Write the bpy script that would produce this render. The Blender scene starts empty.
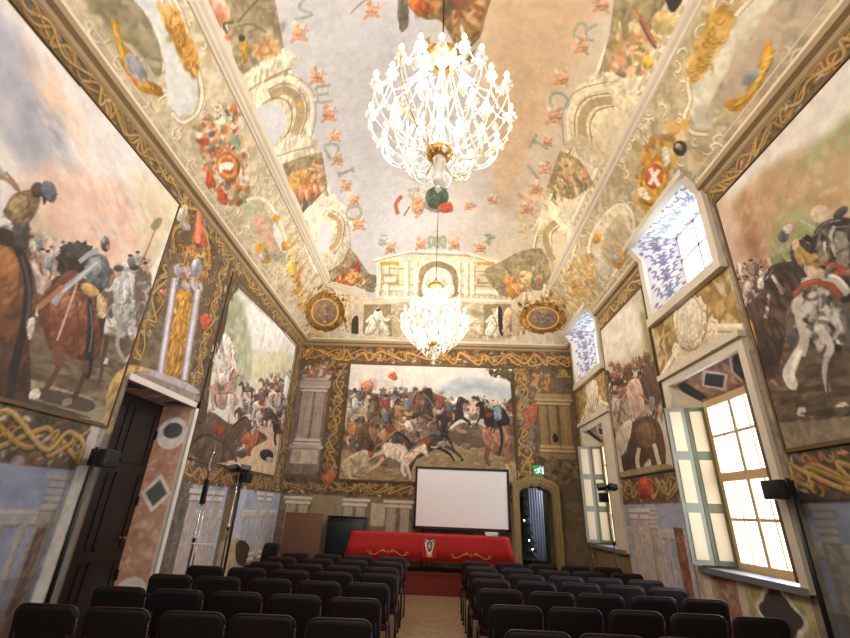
import bpy, bmesh, math, random
import numpy as np
from mathutils import Vector, Matrix
random.seed(7); RNG = np.random.default_rng(7)
SC = bpy.context.scene
COL = SC.collection
# ------------------------------------------------------------------ camera
F_PX, PITCH, ROLL, YAW, CX = 434.72, .41339, .041292, -.035355, .07217
W, D, REAR = 3.70, 11.44, -.6
CAMP = np.array([CX, 0., 1.6])
_fw = np.array([math.sin(YAW)*math.cos(PITCH), math.cos(YAW)*math.cos(PITCH), math.sin(PITCH)])
_r = np.array([math.cos(YAW), -math.sin(YAW), 0.]); _u = np.cross(_r, _fw)
_c, _s = math.cos(ROLL), math.sin(ROLL)
RT, UP = _c*_r+_s*_u, -_s*_r+_c*_u
cd = bpy.data.cameras.new('camera'); cam = bpy.data.objects.new('camera', cd); COL.objects.link(cam)
cam.matrix_world = Matrix(((RT[0], UP[0], -_fw[0], CAMP[0]), (RT[1], UP[1], -_fw[1], CAMP[1]), (RT[2], UP[2], -_fw[2], CAMP[2]), (0, 0, 0, 1)))
cd.sensor_width = 36; cd.lens = F_PX/850*36; cd.clip_start = .05; cd.clip_end = 200
SC.camera = cam
# ------------------------------------------------------------------ light
wd = bpy.data.worlds.new('daylight'); SC.world = wd; wd.use_nodes = True
bg = wd.node_tree.nodes['Background']; bg.inputs[0].default_value = (.72, .82, 1, 1); bg.inputs[1].default_value = 3
def area(name, loc, rot, sx, sy, power, col):
    l = bpy.data.lights.new(name, 'AREA'); l.shape = 'RECTANGLE'; l.size = sx; l.size_y = sy; l.energy = power; l.color = col
    o = bpy.data.objects.new(name, l); COL.objects.link(o); o.location = loc; o.rotation_euler = rot; return o
H = math.pi/2
area('window_daylight', (4.9, 5.85, 2.3), (0, H, 0), 2.6, 2.4, 250, (.85, .92, 1))
area('window_daylight', (4.9, 10.1, 2.3), (0, H, 0), 2.6, 2.0, 150, (.85, .92, 1))
area('window_daylight', (4.9, 5.85, 5.8), (0, H, 0), 1.6, 2.0, 110, (.85, .92, 1))
area('window_daylight', (4.9, 10.1, 5.8), (0, H, 0), 1.6, 1.6, 40, (.85, .92, 1))
area('rear_fill_light', (0, -.45, 4.6), (math.radians(100), 0, 0), 5.2, 3.4, 70, (.95, .97, 1))  # soft fill added before the unseen rear wall, which has no window
def bulb_light(name, loc, power, rad):
    l = bpy.data.lights.new(name, 'POINT'); l.energy = power; l.color = (1, .90, .79); l.shadow_soft_size = rad
    o = bpy.data.objects.new(name, l); COL.objects.link(o); o.location = loc; return o
SC.view_settings.view_transform = 'Standard'; SC.view_settings.look = 'None'; SC.view_settings.gamma = 1
SC.view_settings.use_curve_mapping = False; SC.view_settings.exposure = .6
SC.cycles.use_denoising = True; SC.cycles.max_bounces = 8; SC.cycles.diffuse_bounces = 5; SC.cycles.transparent_max_bounces = 16
SC.cycles.sample_clamp_indirect = 6; SC.cycles.caustics_reflective = False; SC.cycles.caustics_refractive = False
# ------------------------------------------------------------------ materials
def lin(h):
    c = [int(h[i:i+2], 16)/255 for i in (0, 2, 4)]
    return tuple(x/12.92 if x <= .04045 else ((x+.055)/1.055)**2.4 for x in c)+(1,)
MATS = {}
def mat(name, col, rough=.6, metal=0, noise=0, scale=8, emit=None, es=0, trans=0, bump=0, alpha=1, spec=.5, ior=1.45):
    if name in MATS: return MATS[name]
    m = bpy.data.materials.new(name); m.use_nodes = True; nt = m.node_tree; b = nt.nodes['Principled BSDF']
    c = lin(col); b.inputs['Base Color'].default_value = c; b.inputs['Roughness'].default_value = rough
    b.inputs['Metallic'].default_value = metal; b.inputs['Transmission Weight'].default_value = trans; b.inputs['IOR'].default_value = ior
    b.inputs['Alpha'].default_value = alpha; b.inputs['Specular IOR Level'].default_value = spec
    tc = nt.nodes.new('ShaderNodeTexCoord'); n = nt.nodes.new('ShaderNodeTexNoise'); n.inputs['Scale'].default_value = scale; n.inputs['Detail'].default_value = 5
    nt.links.new(tc.outputs['Object'], n.inputs['Vector'])
    if noise:
        mx = nt.nodes.new('ShaderNodeMix'); mx.data_type = 'RGBA'
        mx.inputs[6].default_value = tuple(x*(1-noise) for x in c[:3])+(1,); mx.inputs[7].default_value = tuple(min(1, x*(1+noise)) for x in c[:3])+(1,)
        nt.links.new(n.outputs['Fac'], mx.inputs[0]); nt.links.new(mx.outputs[2], b.inputs['Base Color'])
    if bump:
        bp = nt.nodes.new('ShaderNodeBump'); bp.inputs['Strength'].default_value = bump; bp.inputs['Distance'].default_value = .01
        nt.links.new(n.outputs['Fac'], bp.inputs['Height']); nt.links.new(bp.outputs[0], b.inputs['Normal'])
    if emit: b.inputs['Emission Color'].default_value = lin(emit); b.inputs['Emission Strength'].default_value = es
    MATS[name] = m; return m
def paint_mat():
    if 'fresco' in MATS: return MATS['fresco']
    m = bpy.data.materials.new('fresco_paint'); m.use_nodes = True; nt = m.node_tree; b = nt.nodes['Principled BSDF']
    a = nt.nodes.new('ShaderNodeVertexColor'); a.layer_name = 'Col'
    tc = nt.nodes.new('ShaderNodeTexCoord'); n = nt.nodes.new('ShaderNodeTexNoise'); n.inputs['Scale'].default_value = 9; n.inputs['Detail'].default_value = 8
    nt.links.new(tc.outputs['Object'], n.inputs['Vector'])
    mr = nt.nodes.new('ShaderNodeMapRange'); mr.inputs[1].default_value = .3; mr.inputs[2].default_value = .7; mr.inputs[3].default_value = .93; mr.inputs[4].default_value = 1.06
    nt.links.new(n.outputs['Fac'], mr.inputs[0])
    mu = nt.nodes.new('ShaderNodeVectorMath'); mu.operation = 'SCALE'
    nt.links.new(a.outputs['Color'], mu.inputs[0]); nt.links.new(mr.outputs[0], mu.inputs['Scale']); nt.links.new(mu.outputs[0], b.inputs['Base Color'])
    b.inputs['Roughness'].default_value = .75; b.inputs['Specular IOR Level'].default_value = .25
    MATS['fresco'] = m; return m
# ------------------------------------------------------------------ object helpers
def tag(o, label=None, cat=None, group=None, kind=None):
    if label: o['label'] = label
    if cat: o['category'] = cat
    if group: o['group'] = group
    if kind: o['kind'] = kind
    return o
def empty(name, loc=(0, 0, 0), rz=0):
    o = bpy.data.objects.new(name, None); COL.objects.link(o); o.location = loc; o.rotation_euler = (0, 0, rz); o.empty_display_size = .1; return o
def mesh_obj(name, V, Fc, m, parent=None, smooth=False):
    me = bpy.data.meshes.new(name); me.from_pydata([tuple(map(float, v)) for v in V], [], Fc); me.update()
    if m: me.materials.append(m)
    o = bpy.data.objects.new(name, me); COL.objects.link(o)
    if parent: o.parent = parent
    if smooth: me.polygons.foreach_set('use_smooth', [True]*len(me.polygons))
    return o
class MB:
    def __init__(s): s.v = []; s.f = []; s.sm = []
    def add(s, V, Fc, smooth=False):
        n = len(s.v); s.v += [tuple(v) for v in V]; s.f += [tuple(i+n for i in f) for f in Fc]; s.sm += [smooth]*len(Fc); return s
    def box(s, x0, y0, z0, x1, y1, z1, M=None, bev=0):
        b = bmesh.new(); bmesh.ops.create_cube(b, size=1)
        for v in b.verts: v.co = Vector(((x0+x1)/2+v.co.x*(x1-x0), (y0+y1)/2+v.co.y*(y1-y0), (z0+z1)/2+v.co.z*(z1-z0)))
        if bev: bmesh.ops.bevel(b, geom=list(b.edges), offset=bev, segments=3, affect='EDGES', profile=.5)
        if M is not None: bmesh.ops.transform(b, matrix=M, verts=b.verts)
        b.verts.index_update(); s.add([v.co[:] for v in b.verts], [[v.index for v in f.verts] for f in b.faces], bool(bev)); b.free(); return s
    def tube(s, pts, r, n=8, cap=True):
        pts = [Vector(p) for p in pts]; rs = r if isinstance(r, (list, tuple)) else [r]*len(pts)
        V = []; Fc = []; prev = None
        for i, p in enumerate(pts):
            t = (pts[min(i+1, len(pts)-1)]-pts[max(i-1, 0)]).normalized()
            a = prev if prev is not None else (Vector((0, 0, 1)) if abs(t.z) < .9 else Vector((1, 0, 0)))
            x = a-t*a.dot(t)
            if x.length < 1e-5: x = t.orthogonal()
            x.normalize(); prev = x; y = t.cross(x)
            for k in range(n):
                an = 2*math.pi*k/n; V.append(p+(x*math.cos(an)+y*math.sin(an))*rs[i])
            if i:
                for k in range(n): Fc.append(((i-1)*n+k, (i-1)*n+(k+1) % n, i*n+(k+1) % n, i*n+k))
        if cap: Fc += [tuple(range(n))[::-1], tuple(range((len(pts)-1)*n, len(pts)*n))]
        return s.add([v[:] for v in V], Fc, True)
    def lathe(s, prof, c=(0, 0, 0), n=16, M=None):
        V = []; Fc = []
        for i, (r, z) in enumerate(prof):
            for k in range(n):
                a = 2*math.pi*k/n; p = Vector((r*math.cos(a), r*math.sin(a), z))
                if M is not None: p = M @ p
                V.append((p.x+c[0], p.y+c[1], p.z+c[2]))
            if i:
                for k in range(n): Fc.append(((i-1)*n+k, (i-1)*n+(k+1) % n, i*n+(k+1) % n, i*n+k))
        return s.add(V, Fc, True)
    def prism(s, poly, z0, z1, M=None):
        n = len(poly); V = [(x, y, z0) for x, y in poly]+[(x, y, z1) for x, y in poly]
        if M is not None: V = [(M @ Vector(v))[:] for v in V]
        return s.add(V, [tuple(range(n))[::-1], tuple(range(n, 2*n))]+[(i, (i+1) % n, n+(i+1) % n, n+i) for i in range(n)])
    def build(s, name, m, parent=None):
        o = mesh_obj(name, s.v, s.f, m, parent); o.data.polygons.foreach_set('use_smooth', s.sm); return o
def copy_tree(o, parent=None):
    c = o.copy(); COL.objects.link(c); c.parent = parent
    for k in list(o.children): copy_tree(k, c)
    return c
def sweep(prof, path, close=False):
    """profile points (a = towards the left of travel, z) carried along a level path with mitred corners"""
    mb = MB(); n = len(path); V = []; m = len(prof)
    for i in range(n):
        p = Vector(path[i]); d0 = (p-Vector(path[i-1])) if i or close else None; d1 = (Vector(path[(i+1) % n])-p) if i < n-1 or close else None
        ns = [Vector((-d.y, d.x, 0)).normalized() for d in (d0, d1) if d is not None]
        nn = ns[0] if len(ns) == 1 else (ns[0]+ns[1])/(1+ns[0].dot(ns[1]))
        for a, z in prof: V.append((p+nn*a+Vector((0, 0, z)))[:])
    Fc = []
    for i in range(n if close else n-1):
        j = (i+1) % n
        for k in range(m-1): Fc.append((i*m+k, i*m+k+1, j*m+k+1, j*m+k))
    if not close: Fc += [tuple(range(m)), tuple(range((n-1)*m, n*m))[::-1]]
    return mb.add(V, Fc)
# ------------------------------------------------------------------ vault profile
_ctl = [(0, 5.8), (.22, 6.02), (.5, 6.42), (.8, 6.95), (1.05, 7.38), (1.4, 7.78), (2.0, 8.2), (2.8, 8.44), (3.7, 8.5), (4.2, 8.5)]
PD = np.linspace(0, 3.7, 400); PZ = np.interp(PD, [c[0] for c in _ctl], [c[1] for c in _ctl])
PZ = np.convolve(np.pad(PZ, 15, mode='reflect', reflect_type='odd'), np.ones(31)/31, 'valid')
PT = np.concatenate([[0], np.cumsum(np.hypot(np.diff(PD), np.diff(PZ)))]); AL = PT[-1]
def hh(x, y):
    dx = W-np.abs(x); dy = D-y
    return np.interp(np.minimum(np.minimum(dx, dy), .34*(dx+dy)), PD, PZ)
def x2u(x): return np.sign(x)*(AL-np.interp(W-np.abs(x), PD, PT))
def u2x(u): return np.sign(u)*(W-np.interp(AL-np.abs(u), PT, PD))
def y2v(y): d = D-y; return np.where(d < 3.7, np.interp(d, PD, PT), AL+d-3.7)
def v2y(v): return D-np.where(v < AL, np.interp(v, PT, PD), 3.7+v-AL)
# pixel of the photograph -> point of the painted surface
def rays(q):
    q = np.asarray(q, float).reshape(-1, 2)
    return RT[None]*((q[:, :1]-425)/F_PX)+UP[None]*((319-q[:, 1:])/F_PX)+_fw[None]
def mapL(q): d = rays(q); t = (-W-CAMP[0])/d[:, 0]; return np.stack([t*d[:, 1], 1.6+t*d[:, 2]], 1)
def mapR(q): d = rays(q); t = (W-CAMP[0])/d[:, 0]; return np.stack([t*d[:, 1], 1.6+t*d[:, 2]], 1)
def mapB(q): d = rays(q); t = D/d[:, 1]; return np.stack([CAMP[0]+t*d[:, 0], 1.6+t*d[:, 2]], 1)
def mapC(q):
    d = rays(q); out = []
    for k in range(len(d)):
        t = np.linspace(2, 16, 2000); X = CAMP[0]+t*d[k, 0]; Y = t*d[k, 1]; Z = 1.6+t*d[k, 2]
        bad = (Z > hh(np.clip(X, -W, W), np.minimum(Y, D))) | (np.abs(X) > W) | (Y > D)
        i = int(np.argmax(bad)) if bad.any() else len(t)-1
        x, y = np.clip(X[i], -W, W), min(Y[i], D); out.append((float(x2u(x)), float(y2v(y))))
    return np.array(out)
# ------------------------------------------------------------------ the fresco painter
def rgb(h): return np.array([int(h[i:i+2], 16)/255 for i in (0, 2, 4)], np.float32)
def vnoise(shape, cell, seed=None):
    ny, nx = int(shape[0]/cell)+3, int(shape[1]/cell)+3
    g = RNG.random((ny, nx)).astype(np.float32); y = np.arange(shape[0])/cell; x = np.arange(shape[1])/cell
    yi = y.astype(int); xi = x.astype(int); fy = (y-yi)[:, None]; fx = (x-xi)[None]; fy = fy*fy*(3-2*fy); fx = fx*fx*(3-2*fx)
    a = g[yi][:, xi]; b = g[yi][:, xi+1]; c = g[yi+1][:, xi]; d = g[yi+1][:, xi+1]
    return (a*(1-fx)+b*fx)*(1-fy)+(c*(1-fx)+d*fx)*fy
def smooth_poly(p, closed=True, k=5):
    n = len(p); out = []
    for i in range(n if closed else n-1):
        if closed: a, b, c, d = p[i-1], p[i], p[(i+1) % n], p[(i+2) % n]
        else: a, b, c, d = p[max(i-1, 0)], p[i], p[i+1], p[min(i+2, n-1)]
        for j in range(k):
            t = j/k; out.append(.5*((2*b)+(c-a)*t+(2*a-5*b+4*c-d)*t*t+(3*b-a-3*c+d)*t**3))
    if not closed: out.append(p[-1])
    return np.array(out)
SAT, HAZE = .88, .05      # hazy flare put into the paint: colours dulled and lifted toward cream
class Canvas:
    def __init__(s, u0, u1, v0, v1, res, base, mp=None):
        s.u0, s.v0, s.res = u0, v0, res; s.nu = int(round((u1-u0)*res))+1; s.nv = int(round((v1-v0)*res))+1
        s.u1 = u0+(s.nu-1)/res; s.v1 = v0+(s.nv-1)/res; s.map = mp
        s.a = np.ones((s.nv, s.nu, 3), np.float32)*rgb(base); s.clip = None
        s.N = .5*vnoise((s.nv, s.nu), 3)+.5*vnoise((s.nv, s.nu), 9)
    def raw(s, pts, col, a=1., sh=0., rough=.25, fn=None):
        pts = np.asarray(pts, float); c = rgb(col) if isinstance(col, str) else col
        x = (pts[:, 0]-s.u0)*s.res; y = (pts[:, 1]-s.v0)*s.res
        i0, i1 = max(0, int(x.min())), min(s.nu-1, int(x.max())+1); j0, j1 = max(0, int(y.min())), min(s.nv-1, int(y.max())+1)
        if i1 < i0 or j1 < j0: return
        gx = np.arange(i0, i1+1)[None]; gy = np.arange(j0, j1+1)[:, None]
        m = np.zeros((j1-j0+1, i1-i0+1), np.float32); subs = ((-.25, -.25), (.25, -.25), (-.25, .25), (.25, .25)) if m.size < 60000 else ((0, 0),)
        for ox, oy in subs:
            ins = np.zeros(m.shape, bool); hx, hy = gx+ox, gy+oy
            for k in range(len(x)):
                xa, ya, xb, yb = x[k-1], y[k-1], x[k], y[k]
                if ya == yb: continue
                ins ^= ((ya > hy) != (yb > hy)) & (hx < (xb-xa)*(hy-ya)/(yb-ya)+xa)
            m += ins/len(subs)
        m *= a
        if s.clip is not None: m = m*s.clip[j0:j1+1, i0:i1+1]
        n = s.N[j0:j1+1, i0:i1+1]
        f = 1+rough*(n-.5)
        if sh:
            w = max(i1-i0, 1)/2; h = max(j1-j0, 1)/2
            f = f*(1+.5*sh*np.clip(-.5*(gx-(i0+i1)/2)/w+.75*(gy-(j0+j1)/2)/h+1.6*(n-.5), -1, 1))
        cc = c[None, None]*f[..., None]
        A = s.a[j0:j1+1, i0:i1+1]; A += (cc-A)*m[..., None]
    def P(s, col, t, sh=.0, a=1., sm=1, rough=.3):
        p = prs(t)
        if sm and len(p) > 3: p = smooth_poly(p)
        q = s.map(p)
        if sh >= .3: s.raw(s.map(p+np.array([.7, .9])), rgb(col)*.5, a*.6, 0, rough)
        s.raw(q, col, a, sh, rough)
        if sh >= .3:
            ar = abs(float(np.sum(q[:, 0]*np.roll(q[:, 1], 1)-q[:, 1]*np.roll(q[:, 0], 1))))/2; z = max(.018, min(.07, ar**.5*.16)); n = int(min(90, .8*ar/z**2))
            h = lambda k: ''.join('%02x' % int(min(255, max(0, v*255*k))) for v in rgb(col))
            s.dabs(q, [h(.72), h(1.22), h(.86), h(1.1)], n, z, .55, 2.8, 1.2, px=False)
    def E(s, col, x, y, rx, ry, an=0, sh=.3, a=1., rough=.3):
        t = np.linspace(0, 2*math.pi, 17)[:-1]; c, q = math.cos(math.radians(an)), math.sin(math.radians(an))
        s.raw(s.map(np.stack([x+rx*np.cos(t)*c-ry*np.sin(t)*q, y+rx*np.cos(t)*q+ry*np.sin(t)*c], 1)), col, a, sh, rough)
    def S(s, col, w, t, a=1., sm=1, taper=0, w2=None):
        p = prs(t) if isinstance(t, str) else np.asarray(t, float)
        if sm and len(p) > 2: p = smooth_poly(p, False, 4)
        s.raw(s.map(ribbon(p, w, taper, w2)), col, a)
    def blur(s, u0, u1, v0, v1, r):
        i0, i1, j0, j1 = [int(round(k)) for k in ((u0-s.u0)*s.res, (u1-s.u0)*s.res, (v0-s.v0)*s.res, (v1-s.v0)*s.res)]
        i0, j0 = max(i0, 0), max(j0, 0); A = s.a[j0:j1, i0:i1].copy(); r = max(1, int(r*s.res))
        for _ in range(2):
            for ax in (0, 1):
                pad_ = [(0, 0)]*3; pad_[ax] = (r+1, r); q = np.cumsum(np.pad(A, pad_, mode='edge').astype(np.float64), axis=ax)
                A = ((q[2*r+1:]-q[:-2*r-1]) if ax == 0 else (q[:, 2*r+1:]-q[:, :-2*r-1])).astype(np.float32)/(2*r+1)
        n = s.N[j0:j1, i0:i1][..., None]; s.a[j0:j1, i0:i1] = A*(1+.05*(n-.5)*2)
    def ell(s, col, u, v, ru, rv, an=0, sh=.3, a=1.):
        t = np.linspace(0, 2*math.pi, 17)[:-1]; c, q = math.cos(an), math.sin(an)
        s.raw(np.stack([u+ru*np.cos(t)*c-rv*np.sin(t)*q, v+ru*np.cos(t)*q+rv*np.sin(t)*c], 1), col, a, sh)
    def line(s, col, w, pts, a=1., taper=0):
        s.raw(ribbon(np.asarray(pts, float), w, taper), col, a)
    def rect(s, col, u0, v0, u1, v1, a=1., sh=0, rough=.2): s.raw([(u0, v0), (u1, v0), (u1, v1), (u0, v1)], col, a, sh, rough)
    def dab(s, col, u, v, ru, rv, an, a):
        x, y, r = (u-s.u0)*s.res, (v-s.v0)*s.res, max(ru, rv)*s.res+1
        i0, i1 = max(0, int(x-r)), min(s.nu-1, int(x+r)+1); j0, j1 = max(0, int(y-r)), min(s.nv-1, int(y+r)+1)
        if i1 < i0 or j1 < j0: return
        gx = (np.arange(i0, i1+1)[None]-x)/s.res; gy = (np.arange(j0, j1+1)[:, None]-y)/s.res; ca, sa = math.cos(an), math.sin(an)
        q = ((gx*ca+gy*sa)/ru)**2+((-gx*sa+gy*ca)/rv)**2; n = s.N[j0:j1+1, i0:i1+1]
        m = np.clip((1.05-q)*1.3, 0, 1)*a*np.clip(.35+1.2*n, 0, 1)
        if s.clip is not None: m = m*s.clip[j0:j1+1, i0:i1+1]
        A = s.a[j0:j1+1, i0:i1+1]; A += (rgb(col)[None, None]-A)*m[..., None].astype(np.float32)
    def dabs(s, t, cols, n, size, a=.8, asp=2.5, ang=None, px=True):
        """loose brush dabs inside a polygon, in photo pixels (px) or metres"""
        p = s.map(prs(t)) if px else np.asarray(t, float)
        lo, hi = p.min(0), p.max(0); k = 0
        for _ in range(n*8):
            if k >= n: break
            q = lo+(hi-lo)*RNG.random(2); x, y = q; ins = False
            for i in range(len(p)):
                (xa, ya), (xb, yb) = p[i-1], p[i]
                if (ya > y) != (yb > y) and x < (xb-xa)*(y-ya)/(yb-ya)+xa: ins = not ins
            if not ins: continue
            k += 1; z = size*(.5+RNG.random()); an = RNG.random()*3.14 if ang is None else ang+.5*(RNG.random()-.5)
            s.dab(cols[int(RNG.integers(len(cols)))], x, y, z*1.15, 1.15*z/asp*(.6+.8*RNG.random()), an, a)
    def colors(s, i0=0, i1=None, j0=0, j1=None):
        A = np.clip(s.a[j0:j1, i0:i1], 0, 1); g = A.mean(-1, keepdims=True); A = g+(A-g)*SAT; A = A+(np.array([.82, .78, .72], np.float32)-A)*HAZE
        return np.where(A <= .04045, A/12.92, ((A+.055)/1.055)**2.4)
def prs(t):
    if not isinstance(t, str): return np.asarray(t, float)
    return np.array([[float(z) for z in q.split(',')] for q in t.split()])
def ribbon(p, w, taper=0, w2=None):
    d = np.gradient(p, axis=0) if len(p) > 2 else np.array([p[1]-p[0]]*2)
    L = np.hypot(d[:, 0], d[:, 1])[:, None]+1e-9; n = np.stack([-d[:, 1], d[:, 0]], 1)/L
    t = np.linspace(0, 1, len(p))[:, None]
    ww = w+((w2 if w2 is not None else w)-w)*t
    if taper: ww = ww*np.sqrt(np.clip(1-np.abs(2*t-1)**3, .02, 1))
    return np.concatenate([p+n*ww/2, (p-n*ww/2)[::-1]])
def grid_mesh(name, PX, PY, PZ_, C, parent=None, keep=None, smooth=True, m=None):
    nv, nu = PX.shape; n = nv*nu; me = bpy.data.meshes.new(name)
    co = np.stack([PX, PY, PZ_], -1).reshape(-1).astype(np.float32)
    I = np.arange(n).reshape(nv, nu); q = np.stack([I[:-1, :-1], I[:-1, 1:], I[1:, 1:], I[1:, :-1]], -1).reshape(-1, 4)
    if keep is not None: q = q[keep.reshape(-1)]
    me.vertices.add(n); me.vertices.foreach_set('co', co)
    me.loops.add(len(q)*4); me.loops.foreach_set('vertex_index', q.reshape(-1).astype(np.int32))
    me.polygons.add(len(q)); me.polygons.foreach_set('loop_start', (np.arange(len(q))*4).astype(np.int32))
    me.update(calc_edges=True)
    ca = me.color_attributes.new('Col', 'FLOAT_COLOR', 'POINT')
    cc = np.ones((n, 4), np.float32); cc[:, :3] = C.reshape(-1, 3); ca.data.foreach_set('color', cc.reshape(-1))
    if smooth: me.polygons.foreach_set('use_smooth', [True]*len(q))
    me.materials.append(m or paint_mat()); o = bpy.data.objects.new(name, me); COL.objects.link(o)
    if parent: o.parent = parent
    if keep is not None:
        b = bmesh.new(); b.from_mesh(me); bmesh.ops.delete(b, geom=[v for v in b.verts if not v.link_faces], context='VERTS'); b.to_mesh(me); b.free()
    return o
def patch(name, front, back, canvas, parent=None):
    """a painted strip between two 3-D polylines, coloured from a small canvas"""
    nv, nu = canvas.nv, canvas.nu
    def along(pl):
        pl = np.asarray(pl, float); L = np.concatenate([[0], np.cumsum(np.linalg.norm(np.diff(pl, axis=0), axis=1))]); L /= L[-1]
        t = np.linspace(0, 1, nv); return np.stack([np.interp(t, L, pl[:, k]) for k in range(3)], 1)
    f, b = along(front), along(back); t = np.linspace(0, 1, nu)[None, :, None]; X = f[:, None]*(1-t)+b[:, None]*t
    return grid_mesh(name, X[..., 0], X[..., 1], X[..., 2], canvas.colors(), parent)
def _tf(pts, x, y, s, fl, rot):
    p = prs(pts)*s; p = p*np.array([fl, 1]); a = math.radians(rot)*fl; return np.stack([x+p[:, 0]*math.cos(a)-p[:, 1]*math.sin(a), y+p[:, 0]*math.sin(a)+p[:, 1]*math.cos(a)], 1)
def _sc(col, k): return ''.join('%02x' % int(min(255, max(0, v*255*k))) for v in rgb(col))
def horse(c, x, y, s, fl=1, rot=0, col='6b4a34', gallop=0, tack='8f3c28'):
    T = lambda t: _tf(t, x, y, s, fl, rot); dk = _sc(col, .62); lt = _sc(col, 1.35); g = gallop
    for q in ((-.42, .2, -.5-g*.2, .5, -.44-g*.35, .8), (.3, .2, .36+g*.25, .5, .3+g*.3, .78-g*.15)): c.S(dk, s*.11, T([(q[0]+.07, q[1]), (q[2]+.1, q[3]), (q[4]+.12, q[5]-.03)]), w2=s*.055)
    c.P(_sc(col, .5), T('-.52,-.1 -.3,-.2 .1,-.14 .36,-.24 .52,-.02 .46,.22 .1,.26 -.2,.22 -.46,.26 -.56,.08'), 0, .8)
    c.P(col, T('-.54,-.12 -.3,-.22 .08,-.17 .36,-.26 .5,-.04 .44,.2 .1,.22 -.2,.18 -.46,.22 -.58,.04'), .4)
    c.P(col, T('.3,-.22 .46,-.5 .62,-.66 .7,-.58 .64,-.4 .56,-.2 .5,.02'), .4); c.P(col, T('.58,-.7 .7,-.68 .84,-.5 .92,-.4 .86,-.34 .72,-.42 .62,-.48'), .4)
    c.S(dk, s*.07, T('.32,-.28 .44,-.54 .58,-.72')); c.S(lt, s*.06, T('-.4,-.12 -.2,-.15 .05,-.1'), .6); c.S(lt, s*.035, T('.66,-.6 .82,-.44'), .6)
    for q in ((-.46, .14, -.52-g*.25, .48, -.52-g*.4, .82), (.38, .14, .44+g*.3, .44, .4+g*.45, .74-g*.2)): c.S(col, s*.13, T([(q[0], q[1]), (q[2], q[3]), (q[4], q[5])]), w2=s*.06); c.S(dk, s*.07, T([(q[4]-.02, q[5]), (q[4]+.06, q[5]+.03)]))
    c.S(dk, s*.1, T('-.56,-.08 -.72,.04 -.76,.34 -.7,.55'), w2=s*.03); c.P(tack, T('-.2,-.2 .1,-.17 .12,.04 -.16,.02'), .4, .9); c.S(_sc(tack, .7), s*.03, T('.12,-.1 .48,-.34 .8,-.42'), .8)
def man(c, x, y, s, fl=1, rot=0, coat='7d7a78', leg='5a4a3c', arm=1, skin='c4957a'):
    T = lambda t: _tf(t, x, y, s, fl, rot)
    c.S(leg, s*.2, T('-.05,.1 .22,.38 .12,.78'), w2=s*.1); c.P(_sc(coat, .55), T('-.2,-.44 .04,-.54 .24,-.4 .24,.18 -.16,.2'), 0, .8); c.P(coat, T('-.2,-.46 .02,-.56 .2,-.42 .2,.16 -.18,.16'), .5); c.S(_sc(coat, 1.35), s*.06, T('-.1,-.4 -.1,.1'), .7)
    c.E(skin, *T([(.04, -.72)])[0], s*.12, s*.14, 0, .5); c.E(['4a4440', '8f8f92', '3a302a', 'b8a890'][int(RNG.integers(4))], *T([(.02, -.82)])[0], s*.16, s*.1, 0, .6)
    if arm: c.S(coat, s*.12, T('.1,-.4 .36,-.5 .52,-.74'), w2=s*.08); c.S('b9b4aa', s*.03, T('.5,-.72 .86,-1.2'), sm=0)
    else: c.S(coat, s*.12, T('.1,-.38 .34,-.2 .46,-.24'), w2=s*.08)
HC = ['6b4a34', '8a5c3c', '3c322c', 'c8bcae', '5a4638', 'a07850', '4c4038']; CC = ['7d848c', 'a85c3c', '5c6a70', 'b89860', '8c3c2c', '6c6458', 'c8beb0']
def cavalry(c, x, y, s, fl=1, rot=0, g=0, h=None, k=None):
    horse(c, x, y, s, fl, rot, h or HC[int(RNG.integers(len(HC)))], g, CC[int(RNG.integers(len(CC)))]); a = math.radians(rot)*fl; man(c, x+s*.28*math.sin(a), y-s*.28*math.cos(a), s*.62, fl, rot*.4, k or CC[int(RNG.integers(len(CC)))], 'a08058', int(RNG.random() < .6))
def volutes(cv, quad, n, r, col='e9dfc8', dk='98835a', px=True):
    p = cv.map(prs(quad)) if px else np.asarray(quad, float); lo, hi = p.min(0), p.max(0); k = 0
    for _ in range(n*8):
        if k >= n: break
        x, y = lo+(hi-lo)*RNG.random(2); ins = False
        for i in range(len(p)):
            (xa, ya), (xb, yb) = p[i-1], p[i]
            if (ya > y) != (yb > y) and x < (xb-xa)*(y-ya)/(yb-ya)+xa: ins = not ins
        if not ins: continue
        k += 1; s = RNG.random()*6; d = 1 if RNG.random() < .5 else -1; t = np.linspace(0, 4.6, 16); rr = r*(.6+.7*RNG.random())*np.exp(-t*.38)
        q = np.stack([x+rr*np.cos(s+d*t), y+rr*np.sin(s+d*t)], 1); cv.line(dk, r*.3, q+np.array([.008, -.012]), .6, .3); cv.line(col, r*.2, q, .85, .3)
GOLD = ['a8823c', '96702e', 'b08c4c', '80622c']; ARMS = ['8d8a86', '6b645c', 'b9b0a4', '4f463c', '9a3f28', 'c0653a', '7d4a2e', '5d6b74']
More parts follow.
